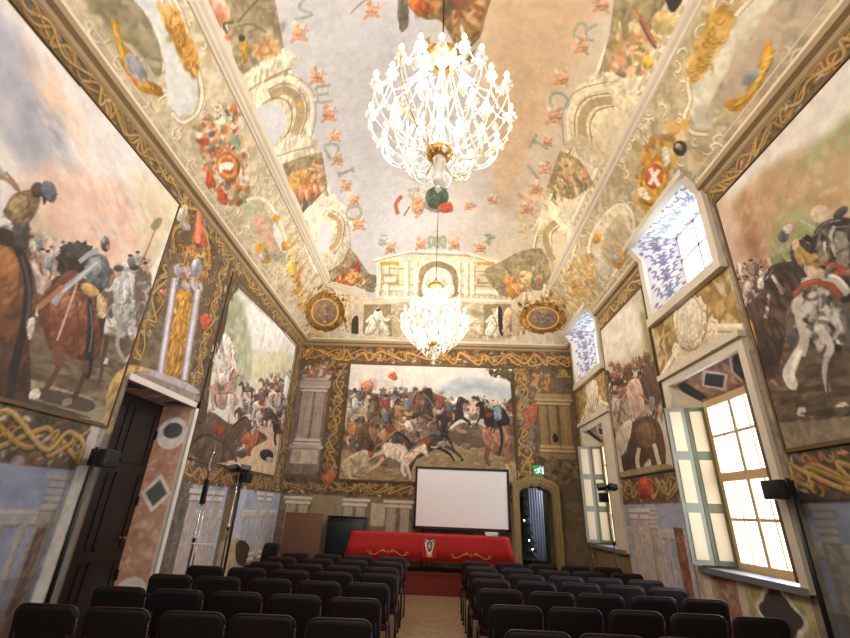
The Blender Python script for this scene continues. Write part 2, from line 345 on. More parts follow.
def ornament(cv, p0, p1, wd_, dens=1., bgc='4d402c', gold=None, light=0):
    """painted trophy band with interlaced gold scrolls between two points of the wall (metres)"""
    gold = gold or GOLD; p0 = np.array(p0, float); p1 = np.array(p1, float); L = np.hypot(*(p1-p0)); t = (p1-p0)/L; n = np.array([-t[1], t[0]])
    quad = [p0-n*wd_/2, p1-n*wd_/2, p1+n*wd_/2, p0+n*wd_/2]; cv.raw(quad, bgc, 1, 0, .7)
    cv.dabs(quad, ['6b5a3c', '3f3526', '7c5a34', '5a5a52', '84603a', '45402f', 'a07c44', '8c4a2c'], int(90*L*wd_*dens), .05, .8, 2, px=False)
    cv.dabs(quad, ARMS, int(45*L*wd_*dens), .06, .9, 2.2, px=False)
    k = max(3, int(L/(wd_*.62))); amp = wd_*.38
    for q_ in range(3):
        cp = [(L*(i+.5)/k+(RNG.random()-.5)*wd_*1.1, amp*(1 if (i+q_) % 2 else -1)*(.35+.65*RNG.random())) for i in range(-1, k+1)]
        sp = smooth_poly(np.array(cp), False, 7); sp[:, 0] = np.clip(sp[:, 0], 0, L); pts = p0[None]+t[None]*sp[:, :1]+n[None]*sp[:, 1:]
        g_ = gold[q_ % len(gold)]; cv.line('2e2418', wd_*.15, pts-n*wd_*.02, .5); cv.line(g_, wd_*.1, pts, .85); cv.line('cfae6a', wd_*.03, pts+n*wd_*.015, .55)
    for i in range(int(k*1.6)):
        q = p0+t*L*RNG.random()+n*amp*(RNG.random()*2-1)*.9; r = wd_*(.1+.1*RNG.random()); an = np.linspace(0, 3.4+2*RNG.random(), 12); a0 = RNG.random()*6
        rr = r*np.linspace(.4, 1, 12); ring = np.stack([q[0]+rr*np.cos(an+a0), q[1]+rr*np.sin(an+a0)], 1)
        cv.line(gold[int(RNG.integers(len(gold)))], wd_*.05, ring, .85, .5)
        if RNG.random() < .5:
            q2 = q+t*wd_*(RNG.random()-.5)*1.2; cc_ = ['b8b0a2', 'a8502e', '8f949a', 'b87c4c', '6b6a66'][int(RNG.integers(5))]; a1 = RNG.random()*3.14
            cv.raw(q2+np.array([[math.cos(a1), math.sin(a1)], [.3*math.cos(a1+1.6), .3*math.sin(a1+1.6)], [-.9*math.cos(a1), -.9*math.sin(a1)], [.35*math.cos(a1-1.4), .35*math.sin(a1-1.4)]])*wd_*.15, cc_, .85, .6)
# ------------------------------------------------------------------ left wall fresco
LW = Canvas(.4, D, 0, 5.9, 80, '5d4d38', mapL); c = LW
def dado(c, u0, u1, seed, near):
    """painted balustrade under a grey blue sky with stone pedestals"""
    c.rect('9aa2b8', u0, .0, u1, 1.84, rough=.25)
    c.dabs([(u0, 1.1), (u1, 1.1), (u1, 1.84), (u0, 1.84)], ['8f98b4', 'a8b0c4', '9ca4b8'], int(50*(u1-u0)), .15, .5, 3, 0, px=False)
    c.rect('8d837a', u0, 0, u1, .62, rough=.5)
    c.rect('b1a698', u0, .56, u1, .66); c.rect('b8b0a6', u0, 1.34, u1, 1.46); c.rect('8b8178', u0, 1.31, u1, 1.34); c.rect('cbc4ba', u0, 1.43, u1, 1.46)
    y = u0+.12
    while y < u1-.05:
        for z, r in ((.72, .05), (.8, .075), (.9, .085), (1.0, .05), (1.1, .035), (1.2, .055), (1.28, .06)):
            c.ell('bab2a8', y, z, r, .065, 0, .0); c.ell('8e867e', y+r*.5, z, r*.4, .06, 0, 0, .6)
        y += .24
def pedestal(c, y, w=.62, red=True, z1=1.84):
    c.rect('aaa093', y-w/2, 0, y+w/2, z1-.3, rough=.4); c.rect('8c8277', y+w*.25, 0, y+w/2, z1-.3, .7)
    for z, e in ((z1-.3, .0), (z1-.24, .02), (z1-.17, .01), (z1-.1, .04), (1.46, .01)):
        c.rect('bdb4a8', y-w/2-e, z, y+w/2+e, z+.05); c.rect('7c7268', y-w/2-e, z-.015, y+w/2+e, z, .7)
    if red:
        c.rect('7a5c4c', y-w*.28, .35, y+w*.28, 1.3, rough=.9); c.dabs([(y-w*.28, .35), (y+w*.28, .35), (y+w*.28, 1.3), (y-w*.28, 1.3)], ['8f6a56', '9c7f6c', '6a4c40'], 60, .06, .6, 3, 1.2, px=False)
    c.rect('948a7e', y-w/2-.08, 0, y+w/2+.08, .2)
def column(c, y, z0, z1, w, col='b0a08c', dk='7d6e5c', lt='d2c6b4'):
    c.rect(col, y-w/2, z0, y+w/2, z1); k = 5
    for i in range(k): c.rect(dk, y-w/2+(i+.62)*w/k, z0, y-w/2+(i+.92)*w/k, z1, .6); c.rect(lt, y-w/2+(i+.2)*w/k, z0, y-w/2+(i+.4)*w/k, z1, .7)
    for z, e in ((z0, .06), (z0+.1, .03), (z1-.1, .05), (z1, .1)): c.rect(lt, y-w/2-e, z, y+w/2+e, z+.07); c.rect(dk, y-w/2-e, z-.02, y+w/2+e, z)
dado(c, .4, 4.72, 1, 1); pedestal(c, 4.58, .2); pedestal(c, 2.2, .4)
c.rect('8f8882', 4.72, 0, 5.06, 3.1, rough=.5); c.rect('b5aea6', 4.76, 0, 4.9, 3.05); c.rect('6d645c', 4.98, 0, 5.06, 3.05)
dado(c, 6.9, D, 2, 0)
c.rect('6e6259', 6.86, 0, 7.2, 1.84, rough=.6)
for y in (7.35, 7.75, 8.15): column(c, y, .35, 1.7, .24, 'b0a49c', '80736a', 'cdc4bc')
c.dabs([(7.2, .2), (8.3, .2), (8.3, 1.5), (7.2, 1.5)], ['c4a294', 'b99484', 'a89c94', 'cbbcb0'], 160, .08, .5, 3, 1.5, px=False)
c.rect('7a6248', 8.45, 0, 9.3, 1.84, rough=.5); c.rect('b4b4c4', 9.0, .95, 9.35, 1.84)
c.rect('a8996f', 8.6, .15, 9.45, .95, rough=.3); c.P('3a2c22', '236,545 241,540 247,543 251,552 247,562 241,566 236,560')
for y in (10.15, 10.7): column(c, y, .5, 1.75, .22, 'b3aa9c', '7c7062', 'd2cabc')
# trophy bands
ornament(c, (.4, 2.09), (4.75, 2.09), .5, 1.1, '4b4436'); ornament(c, (6.86, 2.0), (D, 2.02), .33, 1, '5a4a36')
c.rect('5d4d38', 4.95, 3.0, 6.9, 5.8); volutes(c, [(5, 3.1), (6.8, 3.1), (6.8, 5.5), (5, 5.5)], 60, .12, 'a8823c', '3a2c1c', px=False)
ornament(c, (.4, 5.64), (D, 5.64), .32, 1.2, '5a4a30')
ornament(c, (5.15, 3.2), (5.15, 5.5), .36, 1.2, '54462f'); ornament(c, (6.55, 2.9), (6.55, 5.5), .36, 1.2, '54462f'); ornament(c, (5.85, 4.9), (5.85, 5.55), .7, 1.2, '54462f'); ornament(c, (6.85, 2.2), (6.85, 5.5), .2, 1, '4e4230')
ornament(c, (11.15, 1.9), (11.15, 5.5), .5, 1, '5e4a38')
# statue niche over the door
c.P('6e5c46', '170,255 205,262 200,300 185,388 140,372 165,300', rough=.6)
c.P('b37f2c', '176,292 193,296 192,340 184,382 163,374 168,330', .3, rough=.9); c.dabs('172,300 192,300 184,380 163,374', ['c89a44', '9a6a22', 'dcb366', '7a5220'], 70, .07, .8, 4, 1.5)
for t in ('175,278 160,374', '198,289 184,380'):
    c.S('7f7882', 7.5, t, sm=0); c.S('b8aebc', 5, t, sm=0); c.S('dcd6e0', 1.6, t, sm=0)
c.P('b0a6b0', '146,368 190,384 196,394 140,374'); c.P('8d8078', '138,372 196,394 200,402 132,380'); c.dabs('173,262 204,272 200,292 172,284', ['a9a2ac', 'c6bfc8', '86808a'], 40, .07, .9)
c.E('8d94a4', 196, 268, 5.5, 10, 8, .6); c.E('c9ccd6', 194, 265, 2, 5, 8, .3); c.E('a2a0a8', 180, 270, 6, 7, 0, .6)
c.P('c65a38', '198,210 203,226 207,246 200,244 193,240', .5); c.P('dd8a5e', '198,212 200,228 200,242 195,240'); c.E('cfc3ae', 182, 213, 5, 9, 20, .6); c.E('a4722c', 178, 205, 5, 4)
c.P('c2552e', '200,318 207,314 210,322 204,330', .4); c.E('8d8a86', 185, 226, 6, 4, 30); c.dabs('183,244 208,246 208,282 182,278', ['c07a2c', 'd89a48', '8c5420', 'e0b070'], 50, .06, .85); volutes(c, '181,244 210,246 210,282 180,278', 16, .09, 'd8943c', '6c4018'); c.E('8d94a4', 196, 268, 5.5, 10, 8, .6); c.E('c9ccd6', 194, 265, 2, 5, 8, .3)
c.a[:int(1.84*80), :int(4.35*80)] *= np.array([.80, .81, .84], np.float32); c.a[:int(.9*80), :int(4.35*80)] *= .85  # near dado darkened: falloff of the window light put into the paint
# ---- battle painting, near left
BP = '4c3d30'
c.rect('d5d0cd', 1.0, 2.34, 4.99, 5.47, rough=.12)
cl = np.zeros((c.nv, c.nu), np.float32); cl[int(2.34*80):int(5.47*80), int(.6*80):int(4.59*80)] = 1; c.clip = cl
c.P('a2a3b2', '-40,-30 0,10 28,45 52,90 66,140 74,178 40,172 0,120 -60,60', .1, .9); c.P('8d92a6', '-20,20 20,50 45,95 58,150 30,140 0,90', .1, .7)
c.P('8b9499', '0,85 25,105 50,150 65,178 40,176 14,150 -10,120', 0, .8); c.dabs('-10,20 20,40 70,175 30,175 -20,100', ['9a9fb2', 'aeb0bc', '848a9c', 'b7b4b8'], 130, .13, .5, 3, -.8)
c.dabs('20,20 120,130 170,205 80,200 60,90', ['dcd9d8', 'e6e2dc', 'cfcdd4', 'e2d8cc', 'c5c9d4'], 220, .14, .5, 3, -.5)
c.dabs('22,60 60,80 80,125 50,120', ['e8c9a8', 'e2b48e'], 25, .1, .6, 3, -.6)
c.P('d8b3a0', '30,170 70,165 110,185 140,190 166,215 150,260 120,300 60,270 20,240', 0, .7); c.dabs('20,175 120,180 160,215 130,290 60,280 15,240', ['dcb09a', 'cf9c86', 'e3c4b0', 'c98f78', 'd9c3b6', 'e6d3c2'], 260, .08, .7, 2)
c.P('cdc39c', '128,165 178,203 165,240 140,290 130,300 140,230', 0, .6); c.dabs('130,170 175,205 150,260 140,300', ['d8cfae', 'c6b98e', 'ded6c0'], 60, .1, .6, 3)
c.S('c4866e', 3.5, '128,200 126,222', .7); c.S('c98d76', 5, '104,205 100,222', .7); c.E('b98a72', 88, 223, 4, 5, 0, .3, .7)
c.P('b9ae8c', '28,215 45,218 62,240 40,238', 0, .7)
c.blur(1.0, 4.98, 3.6, 5.46, .05); c.dabs('20,20 120,130 170,205 110,260 60,200', ['e0d6cc', 'd4c4bc', 'd8b8a4', 'c8c8d0'], 160, .09, .45, 3, -.4)
c.dabs('22,235 55,235 58,285 26,300', ['9f8d84', '8e9298', 'c4a898', 'b07c66', 'd4c0b4', '7c7472'], 150, .055, .85, 1.6)
for k in range(16):
    x = 20+RNG.random()*44; y = 246+RNG.random()*26; man(c, x, y, 12+RNG.random()*6, 1 if RNG.random() < .5 else -1, RNG.random()*16-8, ['8e9298', 'b07c66', '9a8a80', '6c6864', 'c8b8ac'][k % 5])
for k in range(8):
    x = 128+RNG.random()*16; y = 262+RNG.random()*20; man(c, x, y, 14, 1, RNG.random()*10-5, ['8e9298', 'a07c66', '6c6864'][k % 3])
c.P('6b5b49', '-30,300 40,318 70,330 130,335 150,300 165,320 120,430 0,400 -60,380', 0, 1, rough=.7); c.dabs('-30,310 130,330 140,345 105,425 0,385', ['5a4c3e', '7a6a55', '685848', '4a4036', '86765e'], 260, .12, .7, 4, .1)
c.P('94866f', '-40,362 0,372 60,388 105,408 110,440 60,425 0,405 -60,390', 0, .9, rough=.5); c.dabs('-30,372 100,406 104,430 0,400', ['a4957c', '857560', '988a74'], 80, .12, .6, 4, .1)
c.P('4a4038', '25,398 60,408 90,418 62,414 30,406'); c.P('3f362f', '38,388 90,400 85,412 35,398', 0, .8)
c.rect('6b5b49', 1.0, 2.34, 3.3, 3.6, rough=.6); c.dabs([(1, 2.34), (3.3, 2.34), (3.3, 3.7), (1, 3.7)], ['5a4c3e', '7a6a55', '685848', '86765e'], 220, .12, .7, 4, .1, px=False)
for u_, v_, k_ in ((2.75, 3.5, -1), (1.9, 3.6, 1)):
    m0 = c.map; c.map = lambda q, u_=u_, v_=v_: np.stack([u_+np.asarray(q, float)[:, 0]*.01, v_-np.asarray(q, float)[:, 1]*.01], 1); cavalry(c, 0, 0, 74, k_, -8); c.map = m0
# near rider at the left edge
c.P('4a3a30', '-10,300 12,250 24,300 28,400 0,400 -30,380', .2); c.P('6a4430', '-30,220 8,238 24,250 34,285 34,310 20,370 5,340 -20,330', .5); c.P('a06a40', '-10,245 14,256 16,290 0,300', .4, .8)
c.S('2e2a28', 9, '14,243 26,275 24,320 14,360 8,400'); c.S('4c4844', 3, '20,255 28,290 25,330'); c.P('3a2e26', '0,228 22,238 24,250 5,246 -20,240')
c.P('4e4a4c', '12,218 26,216 26,246 14,244', .4); c.P('7d6548', '4,206 12,194 30,190 38,198 34,212 26,222 12,222 2,214', .7); c.P('b29468', '8,204 20,195 26,204 14,214', .4, .7)
c.E('4d4238', 36, 190, 7, 8, 10, .7); c.P('59616c', '40,184 50,182 55,192 52,202 44,198', .5); c.P('2f2a28', '40,192 46,200 42,206'); c.S('9a7a62', 4, '-10,176 6,180 16,190'); c.S('8c6f5c', 3, '4,172 14,184 18,192')
# middle horse seen from behind with its armoured rider
c.raw(c.map(prs('55,270 57,262 53,258 60,252 58,247 65,246 67,241 72,244 76,240 80,243 85,240 86,245 92,246 90,251 94,256 88,258 90,264 84,266 84,274 78,276 76,283 68,281 64,287 58,284 60,276')), '34302d', 1, .6)
for t in ('62,248 74,262 76,276', '70,246 80,256 82,268', '60,256 66,268 66,280', '78,244 86,252 84,262'): c.S('5a544e', 2, t, .8); c.S('1f1c1a', 1.2, t.replace(' ', ' '), .5)
c.P('2f2b28', '66,262 74,258 82,264 78,276 68,276', .3); c.P('49443e', '62,245 80,244 84,254 66,258', .3, .8); c.P('3b3430', '50,282 62,276 66,290 52,310', 0)
c.P('5e3a2a', '36,308 52,285 70,270 86,280 100,290 103,320 98,350 88,362 72,355 58,330 50,350 44,336', .4)
c.P('754530', '50,300 62,292 82,292 97,300 99,330 92,352 74,356 56,348 48,330', .7); c.P('a8714e', '62,299 76,297 80,306 72,314 61,312', .4, .5); c.S('4c2e22', 2, '75,300 77,325 76,350', .6); c.S('553526', 3, '52,310 56,335 68,352', .5)
c.P('2b2828', '86,298 90,300 92,325 92,350 89,374 84,378 81,366 85,345 86,320', .6); c.S('5d6068', 1.6, '89,305 91,330 88,352'); c.S('6e452e', 9, '54,340 56,358 58,368', w2=6); c.S('5a3c2c', 6, '58,366 48,384 40,394', w2=4.5); c.S('5f3f2e', 8, '84,360 84,374', w2=6); c.S('4a352a', 5, '84,372 76,392 68,404')
c.P('cfc6ba', '29,392 36,388 39,394 35,399 28,398', .4); c.P('8d7c6c', '62,400 70,398 70,404 61,406'); c.S('c0a994', 2, '76,283 66,312 56,340'); c.P('cdc4b8', '27,320 33,318 32,332 28,340 26,330', .3); c.E('6f4e3a', 36, 300, 6, 7, 30, .4)
c.P('3a3431', '97,270 106,266 116,282 120,300 108,300 100,330 94,300', .3); c.P('6c5848', '104,272 112,270 118,290 110,318 102,300', .4); c.S('4c3c30', 5, '106,335 102,362 98,384', w2=3); c.S('c4b4a4', 4, '106,358 104,364'); c.S('5a4636', 4, '115,336 124,350')
c.P('5c6066', '88,258 100,254 108,264 106,284 92,288 84,276', .6); c.P('8a9098', '90,260 98,258 100,270 92,276', .4, .8); c.S('94999f', 4.5, '78,262 88,254 97,250', w2=6); c.E('59585a', 104, 244, 4.8, 8, -4, .8); c.E('b07c64', 107, 247, 2, 3); c.E('9a9ca0', 102, 240, 1.6, 3)
c.S('8f98a4', 5, '98,260 82,274 62,290 52,304', w2=7); c.S('b7bcc2', 2, '96,262 80,276 60,293'); c.S('a37048', 5, '62,286 46,300 36,308', w2=6); c.P('bf9a58', '80,284 90,284 98,292 92,296 82,292', .5); c.P('d8b982', '96,296 100,294 106,306 102,318 96,312', .3, .7)
horse(c, 128, 305, 30, 1, -10, 'c8c4be', 0, '6c6864')
c.P('b4b0ac', '117,268 126,262 136,268 139,290 136,320 126,330 118,318 114,290', .6); c.dabs('116,265 138,268 140,330 128,345 114,330', ['cfccc8', '9fa6a4', '8a8c90', 'd9d6d0', '6f706e'], 110, .045, .8, 2)
man(c, 120, 296, 34, -1, 4, 'b4b4b2', '9a9894', 0); man(c, 134, 292, 30, 1, -4, 'a8a4a0', '7c7870')
c.S('9a9894', 5, '120,325 116,345 124,362', w2=3); c.S('b9b5b0', 5, '132,320 136,345 128,365', w2=3); c.E('6a6662', 130, 262, 4, 5, 0, .6); c.E('a98470', 146, 276, 3, 5, 0, .5); c.P('5c564e', '134,275 150,282 146,340 138,350', 0, .8); c.dabs('136,270 152,278 146,350 136,345', ['8f8a84', '5a5148', 'b3aba2', '7a4c3a'], 60, .05, .8)
c.S('c9aa98', 3, '142,330 134,348 124,362'); c.S('a8694e', 1.4, '139,268 150,240 155,228', sm=0); c.P('8d8462', '150,225 156,218 161,219 158,228 152,230')
c.clip = None
c.line('5d4a30', .045, [(1, 2.34), (4.99, 2.34), (4.99, 5.47), (1, 5.47)])
# ochre surround above the door
c.P('a88a52', '104,428 105,400 112,378 126,366 140,366 150,372 135,372 122,380 115,400 112,432', .4, sm=1); c.P('7e7468', '112,432 116,400 124,378 124,470 106,520', .2, .5)
# ---- landscape with battle, far left
L2 = '228,278 296,343 279,488 193,462'
cl = np.zeros((c.nv, c.nu), np.float32); cl[int(2.18*80):int(5.48*80), int(6.38*80):int(10.45*80)] = 1; c.clip = cl
c.P('cfd2c6', L2, sm=0, rough=.15); c.P('e3e4e4', '240,292 262,312 296,343 293,365 262,352 246,320', 0, .9); c.dabs('240,290 294,343 290,368 250,350', ['e6e8ea', 'd8dce2', 'dfe2de'], 70, .16, .6)
c.P('9aa080', '226,290 240,300 248,330 252,360 246,385 226,370 218,330', 0, .8); c.dabs('226,300 244,305 250,370 240,392 222,360', ['8c9470', 'a8ad90', 'b4b89c', '7e8868'], 110, .13, .6, 2, 1.2)
c.P('cfcb9c', '250,365 275,350 292,360 290,385 262,392', 0, .7); c.dabs('248,350 292,360 288,400 250,395', ['c9cba4', 'bcc094', 'd8d6b8', 'aab090'], 90, .12, .6, 2)
c.blur(6.95, 10.8, 3.4, 5.45, .05); c.dabs('228,300 290,345 288,395 228,395', ['b8bca0', 'd4d4c4', 'a0a888', 'dcdcd8', 'c8c49c'], 220, .09, .4, 2.5)
c.P('d2beb0', '232,388 286,392 284,430 232,432', 0, .8); c.dabs('228,386 288,390 284,436 228,436', ['d8c4b6', 'bfa090', 'a8887a', 'e2d4ca', '94807a'], 200, .07, .8, 1.8)
c.P('c4a68c', '212,430 284,430 278,488 240,474 193,462', 0, 1, rough=.4); c.P('c9ab86', '236,470 258,440 268,444 275,486 240,476')
c.P('5a4638', '196,425 210,412 230,424 256,430 266,438 252,446 236,456 220,462 200,460 190,450', .3, rough=.7); c.dabs('196,420 262,436 228,460 195,455', ['4c3c32', '6b5444', '7c6450', '3e342e'], 90, .1, .8)
c.S('4a3c2e', 5, '232,278 226,300 220,330 208,365 203,400 198,430', w2=11); c.S('4a3c2e', 3, '222,322 214,300 210,285'); c.S('51412f', 2.4, '226,304 234,290 238,282'); c.dabs('205,285 236,275 238,292 216,315 206,310', ['5e5a38', '4c4a30', '76683c'], 60, .08, .8)
c.P('b8917e', '214,380 222,374 227,388 224,408 215,404', .5); c.P('d6cbc6', '222,336 230,340 236,372 233,410 228,400 226,370', .4); c.dabs('212,345 236,340 236,410 212,405', ['dccfc8', 'b7a49c', 'a07c6c', '8a7a74', 'eae2dc'], 130, .055, .8)
c.P('a8593e', '238,452 254,430 258,438 248,452 240,458', .5); c.P('7a3c2c', '240,456 250,446 250,456', .2); c.E('54504e', 240, 452, 6, 5, 30, .8); c.E('2f2c2c', 266, 455, 7, 6, 20, .8); c.E('9a9690', 269, 460, 4, 3, 20, .5); c.S('c9a48c', 4, '276,436 280,455 276,468')
c.dabs('268,372 292,370 284,445 262,430', ['54463c', '6e5a4c', 'a89890', '3e342c', '8c7468', 'c4b8b0'], 190, .065, .85, 2.2, 1.4); c.dabs('240,395 272,385 268,425 240,425', ['5e5048', 'cbb8ae', '8a7268', 'e0d2ca'], 90, .05, .85, 2, 1.4)
for k in range(16):
    x = 238+RNG.random()*44; y = 384+RNG.random()*34; cavalry(c, x, y, 9+(y-380)*.15, 1 if RNG.random() < .5 else -1, RNG.random()*14-8)
cavalry(c, 222, 388, 24, 1, -8, 0, 'b08a76', 'd0c4bc'); cavalry(c, 276, 410, 24, -1, -6, .3, '54463c', 'a89890'); cavalry(c, 262, 404, 18, 1, -10, .5, 'c8b8ac', '6c5448'); cavalry(c, 284, 428, 22, -1, 0, 0, '3e342c', 'b8a898'); horse(c, 218, 432, 34, 1, 22, '54443a', .8); man(c, 244, 440, 15, 1, 40, 'a8593e', 'c8b090', 0)
c.P('e8e4e2', '286,375 290,385 287,398 283,392', .2)
c.clip = None
c.line('5d4a30', .05, c.map(prs('228,277 297,343 279,489')))
# ------------------------------------------------------------------ right wall fresco
RW = Canvas(.4, D, 0, 5.9, 80, '7a6848', mapR); c = RW
dado(c, .4, 4.85, 3, 1); pedestal(c, 4.52, .22, 0); pedestal(c, 2.4, .4)
c.rect('8b7d6a', 4.72, 0, 4.86, 5.7, rough=.5)
c.rect('b3a890', 4.86, 0, 6.95, 1.1, rough=.3)
dado(c, 6.98, 9.14, 4, 0); c.rect('8c5846', 7.1, 0, 7.36, 1.5, rough=.8); pedestal(c, 8.0, .34, 0)
for y in (8.3, 8.75): column(c, y, .3, 1.7, .25, 'b8a8a0', '8c6e66', 'd2c8c2')
c.dabs([(7.6, .1), (9.1, .1), (9.1, 1.5), (7.6, 1.5)], ['c9a99c', 'b89088', 'cfc4c0', 'a9a4a4'], 150, .07, .5, 4, 1.55, px=False)
c.rect('9a6a50', 6.1, .1, 6.62, .98, rough=.6); c.dabs([(6.1, .1), (6.62, .1), (6.62, .98), (6.1, .98)], ['b08a74', '8c5c48', 'a8a090', 'c4a890'], 70, .07, .6, 2, px=False)
c.rect('a89a6c', 4.98, .05, 5.95, 1.0, rough=.4); c.rect('c9c0ae', 5.95, 0, 6.08, 1.02); c.rect('c9c0ae', 6.64, 0, 6.8, 1.4)
def quatre(c, y, z, r, col, grow=0):
    t = np.linspace(0, 2*math.pi, 49)[:-1]; rr = r*(1+.17*np.cos(4*t)+.07*np.cos(8*t))+grow
    c.raw(np.stack([y+rr*.95*np.cos(t), z+rr*.9*np.sin(t)], 1), col, 1, 0, .4)
for k in ((5.45, .74),):
    quatre(c, *k, .27, 'd0c8b8', .06); quatre(c, *k, .27, '3c3834')
for k in ((4.98, 1.0),): c.rect('7d705c', 4.86, .0, 4.97, 1.4)
ornament(c, (.4, 2.05), (4.75, 2.05), .5, 1.1, '463c2e'); ornament(c, (6.95, 2.08), (9.2, 2.08), .48, 1, '5c4a38')
ornament(c, (.4, 5.62), (4.8, 5.62), .36, 1.2, '5a4a30'); ornament(c, (6.9, 5.62), (9.25, 5.62), .4, 1.2, '6b5836', ['c09a4c', 'b08a3c', 'd0ae68'])
c.E('a8402c', 645, 489, 8, 12, 0, .6); ornament(c, (11.2, .4), (11.2, 5.6), .42, .8, '6a5334')
c.rect('c9b591', 4.84, 3.45, 6.95, 4.75, rough=.3); c.rect('b6a27c', 9.2, 3.5, 11.1, 4.75, rough=.3)
for dy in (0, 4.27):
    y0 = 5.86+dy
    c.dabs([(y0-1, 3.75), (y0+1, 3.75), (y0+1, 4.6), (y0-1, 4.6)], ['b08a44', '9a7434', 'c4a05c', '7e6434', 'd2b47c', '8a6a34'], 260, .09, .85, 2, px=False)
    c.raw([(y0-1, 3.62), (y0+1, 3.62), (y0+1, 3.74), (y0+.35, 4.02), (y0-.35, 4.02), (y0-1, 3.74)], 'd8c9aa'); c.line('f0e4c8', .05, [(y0-1.0, 3.76), (y0-.36, 4.03), (y0+.36, 4.03), (y0+1.0, 3.76)]); c.rect('ddceb0', y0-1.02, 3.58, y0+1.02, 3.68); c.rect('a08a64', y0-1.0, 3.54, y0+1.0, 3.58)
    c.line('ae9870', .03, [(y0-.9, 3.72), (y0-.34, 3.95), (y0+.34, 3.95), (y0+.9, 3.72)])
    c.raw([(y0-.55, 3.95), (y0-.3, 3.82), (y0+.3, 3.82), (y0+.55, 3.95), (y0+.35, 4.15), (y0-.35, 4.15)], 'e2d4b6', 1, .3)
    c.ell('9c8458', y0, 4.28, .46, .47, 0, 0); c.ell('eadcc0', y0, 4.28, .42, .44, 0, .3); c.ell('c2ae86', y0, 4.28, .34, .36, 0, 0); c.ell('e6dac2', y0, 4.28, .31, .33, 0, .2)
    for k in range(10): c.ell(['c49a5c', 'e6d6b4'][k % 2], y0+.4*math.cos(k*.63), 4.28+.42*math.sin(k*.63), .06, .05, k, .5)
    for e in (-.5, .5): c.line('eadfc4', .06, [(y0+e, 3.85), (y0+e*1.15, 4.0), (y0+e*.95, 4.08), (y0+e*.8, 4.0)])
c.a[:int(1.84*80), :int(4.45*80)] *= np.array([.72, .75, .80], np.float32); c.a[:int(.9*80), :int(4.45*80)] *= .8  # shade of the near lower wall mixed into its paint, deepest below
# ---- battle painting, near right
c.rect('cfc8ba', 1.0, 2.3, 4.77, 5.46, rough=.12)
cl = np.zeros((c.nv, c.nu), np.float32); cl[int(2.3*80):int(5.46*80), int(.6*80):int(4.37*80)] = 1; c.clip = cl
c.dabs('714,203 850,60 900,0 900,150 760,190', ['d8d2c6', 'c9c4bc', 'ded8ce', 'c4c4c4'], 160, .16, .6, 3, .4)
c.P('b0946c', '735,200 760,180 775,165 800,150 830,135 850,130 900,110 900,260 760,270 735,240', 0, .9); c.dabs('730,200 770,165 850,130 900,120 900,240 750,260', ['b8996e', 'a3845a', 'c4a880', '9a7c5c', 'c9ae8c', 'b08868'], 260, .1, .7, 2)
c.P('8c9060', '785,178 815,152 850,116 900,80 900,120 850,140 810,165', 0, .8); c.dabs('790,175 850,115 880,110 850,145', ['7f8a58', '9aa070', 'a8a884'], 50, .1, .7, 3, .5)
c.P('c4a890', '714,200 728,195 745,235 750,290 738,290 722,240', 0, .9); c.P('94684c', '747,188 757,215 770,268 760,275 745,240 741,205', .2); c.S('c9a582', 3, '750,192 760,225 771,265'); c.S('c0a080', 2.5, '760,262 790,205', .6); c.dabs('735,225 752,240 756,270 738,262', ['a8705c', 'b88a74', 'c8a894'], 40, .05, .8)
c.P('8a9460', '772,245 782,222 796,208 812,214 818,228 806,248 790,268 775,270', .3, .95); c.dabs('775,240 800,208 815,225 790,268', ['7c8a54', '9ca674', 'a8ae84'], 50, .07, .7)
c.blur(1.0, 4.77, 4.3, 5.45, .05); c.dabs('730,200 850,120 900,140 900,230 760,260', ['b8996e', 'a38a64', 'c8ac88', '94905c', 'a87c5c'], 160, .07, .5, 2.4)
c.E('cbb9a0', 822, 214, 10, 9, 0, .4, .8); c.dabs('736,265 760,262 766,300 742,300', ['d0c4b8', '8d6c5c', '5c4a40', 'b08c78', 'e0d8d0', '4c4440'], 100, .04, .9, 1.6)
c.P('4c3e32', '745,320 765,300 790,330 850,330 920,300 920,480 780,480 760,420', 0, 1, rough=.7); c.dabs('750,330 920,320 920,430 775,430', ['5c4c3c', '43372d', '6b5944', '7a6850', '504434'], 330, .12, .75, 4, .05)
c.rect('55463a', 1.0, 2.3, 3.75, 3.75, rough=.6); c.dabs([(1, 2.3), (3.75, 2.3), (3.75, 3.9), (1, 3.9)], ['5c4c3c', '43372d', '6b5944', '7a6850'], 260, .12, .7, 4, .05, px=False)
for u_, v_, k_ in ((3.35, 3.6, -1), (2.6, 3.7, 1), (1.7, 3.6, -1)):
    m0 = c.map; c.map = lambda q, u_=u_, v_=v_: np.stack([u_-np.asarray(q, float)[:, 0]*.01, v_-np.asarray(q, float)[:, 1]*.01], 1); cavalry(c, 0, 0, 78, k_, -10); c.map = m0
c.P('857660', '776,426 810,422 860,415 920,410 920,470 782,456', 0, .95, rough=.5); c.dabs('778,430 910,415 910,450 785,452', ['94856a', '746650', '877860'], 70, .12, .6, 4)
c.dabs('752,320 780,330 785,385 762,385', ['6e4434', '55402f', '8a5c3c', 'a88a60'], 80, .07, .8)
c.P('3a2c26', '762,276 772,266 790,262 800,272 799,290 790,300 785,340 776,376 762,372 750,340 747,308 752,290', .4); c.P('4c3830', '750,296 766,288 774,302 772,340 760,350 750,330', .5); c.S('cfc4b6', 2.6, '770,294 769,306 767,318', w2=4); c.P('352a26', '775,270 795,262 802,278 798,300 786,306 776,292', .4); c.S('d2c6b8', 3, '773,275 779,284 784,292', w2=5); c.E('d2a890', 783, 291, 3, 4)
c.P('b08c3c', '748,322 753,322 758,345 752,352', .3, .9); c.dabs('748,288 762,285 758,300 746,302', ['d8ccc0', 'b8a89c', '6c5c52'], 26, .045, .9)
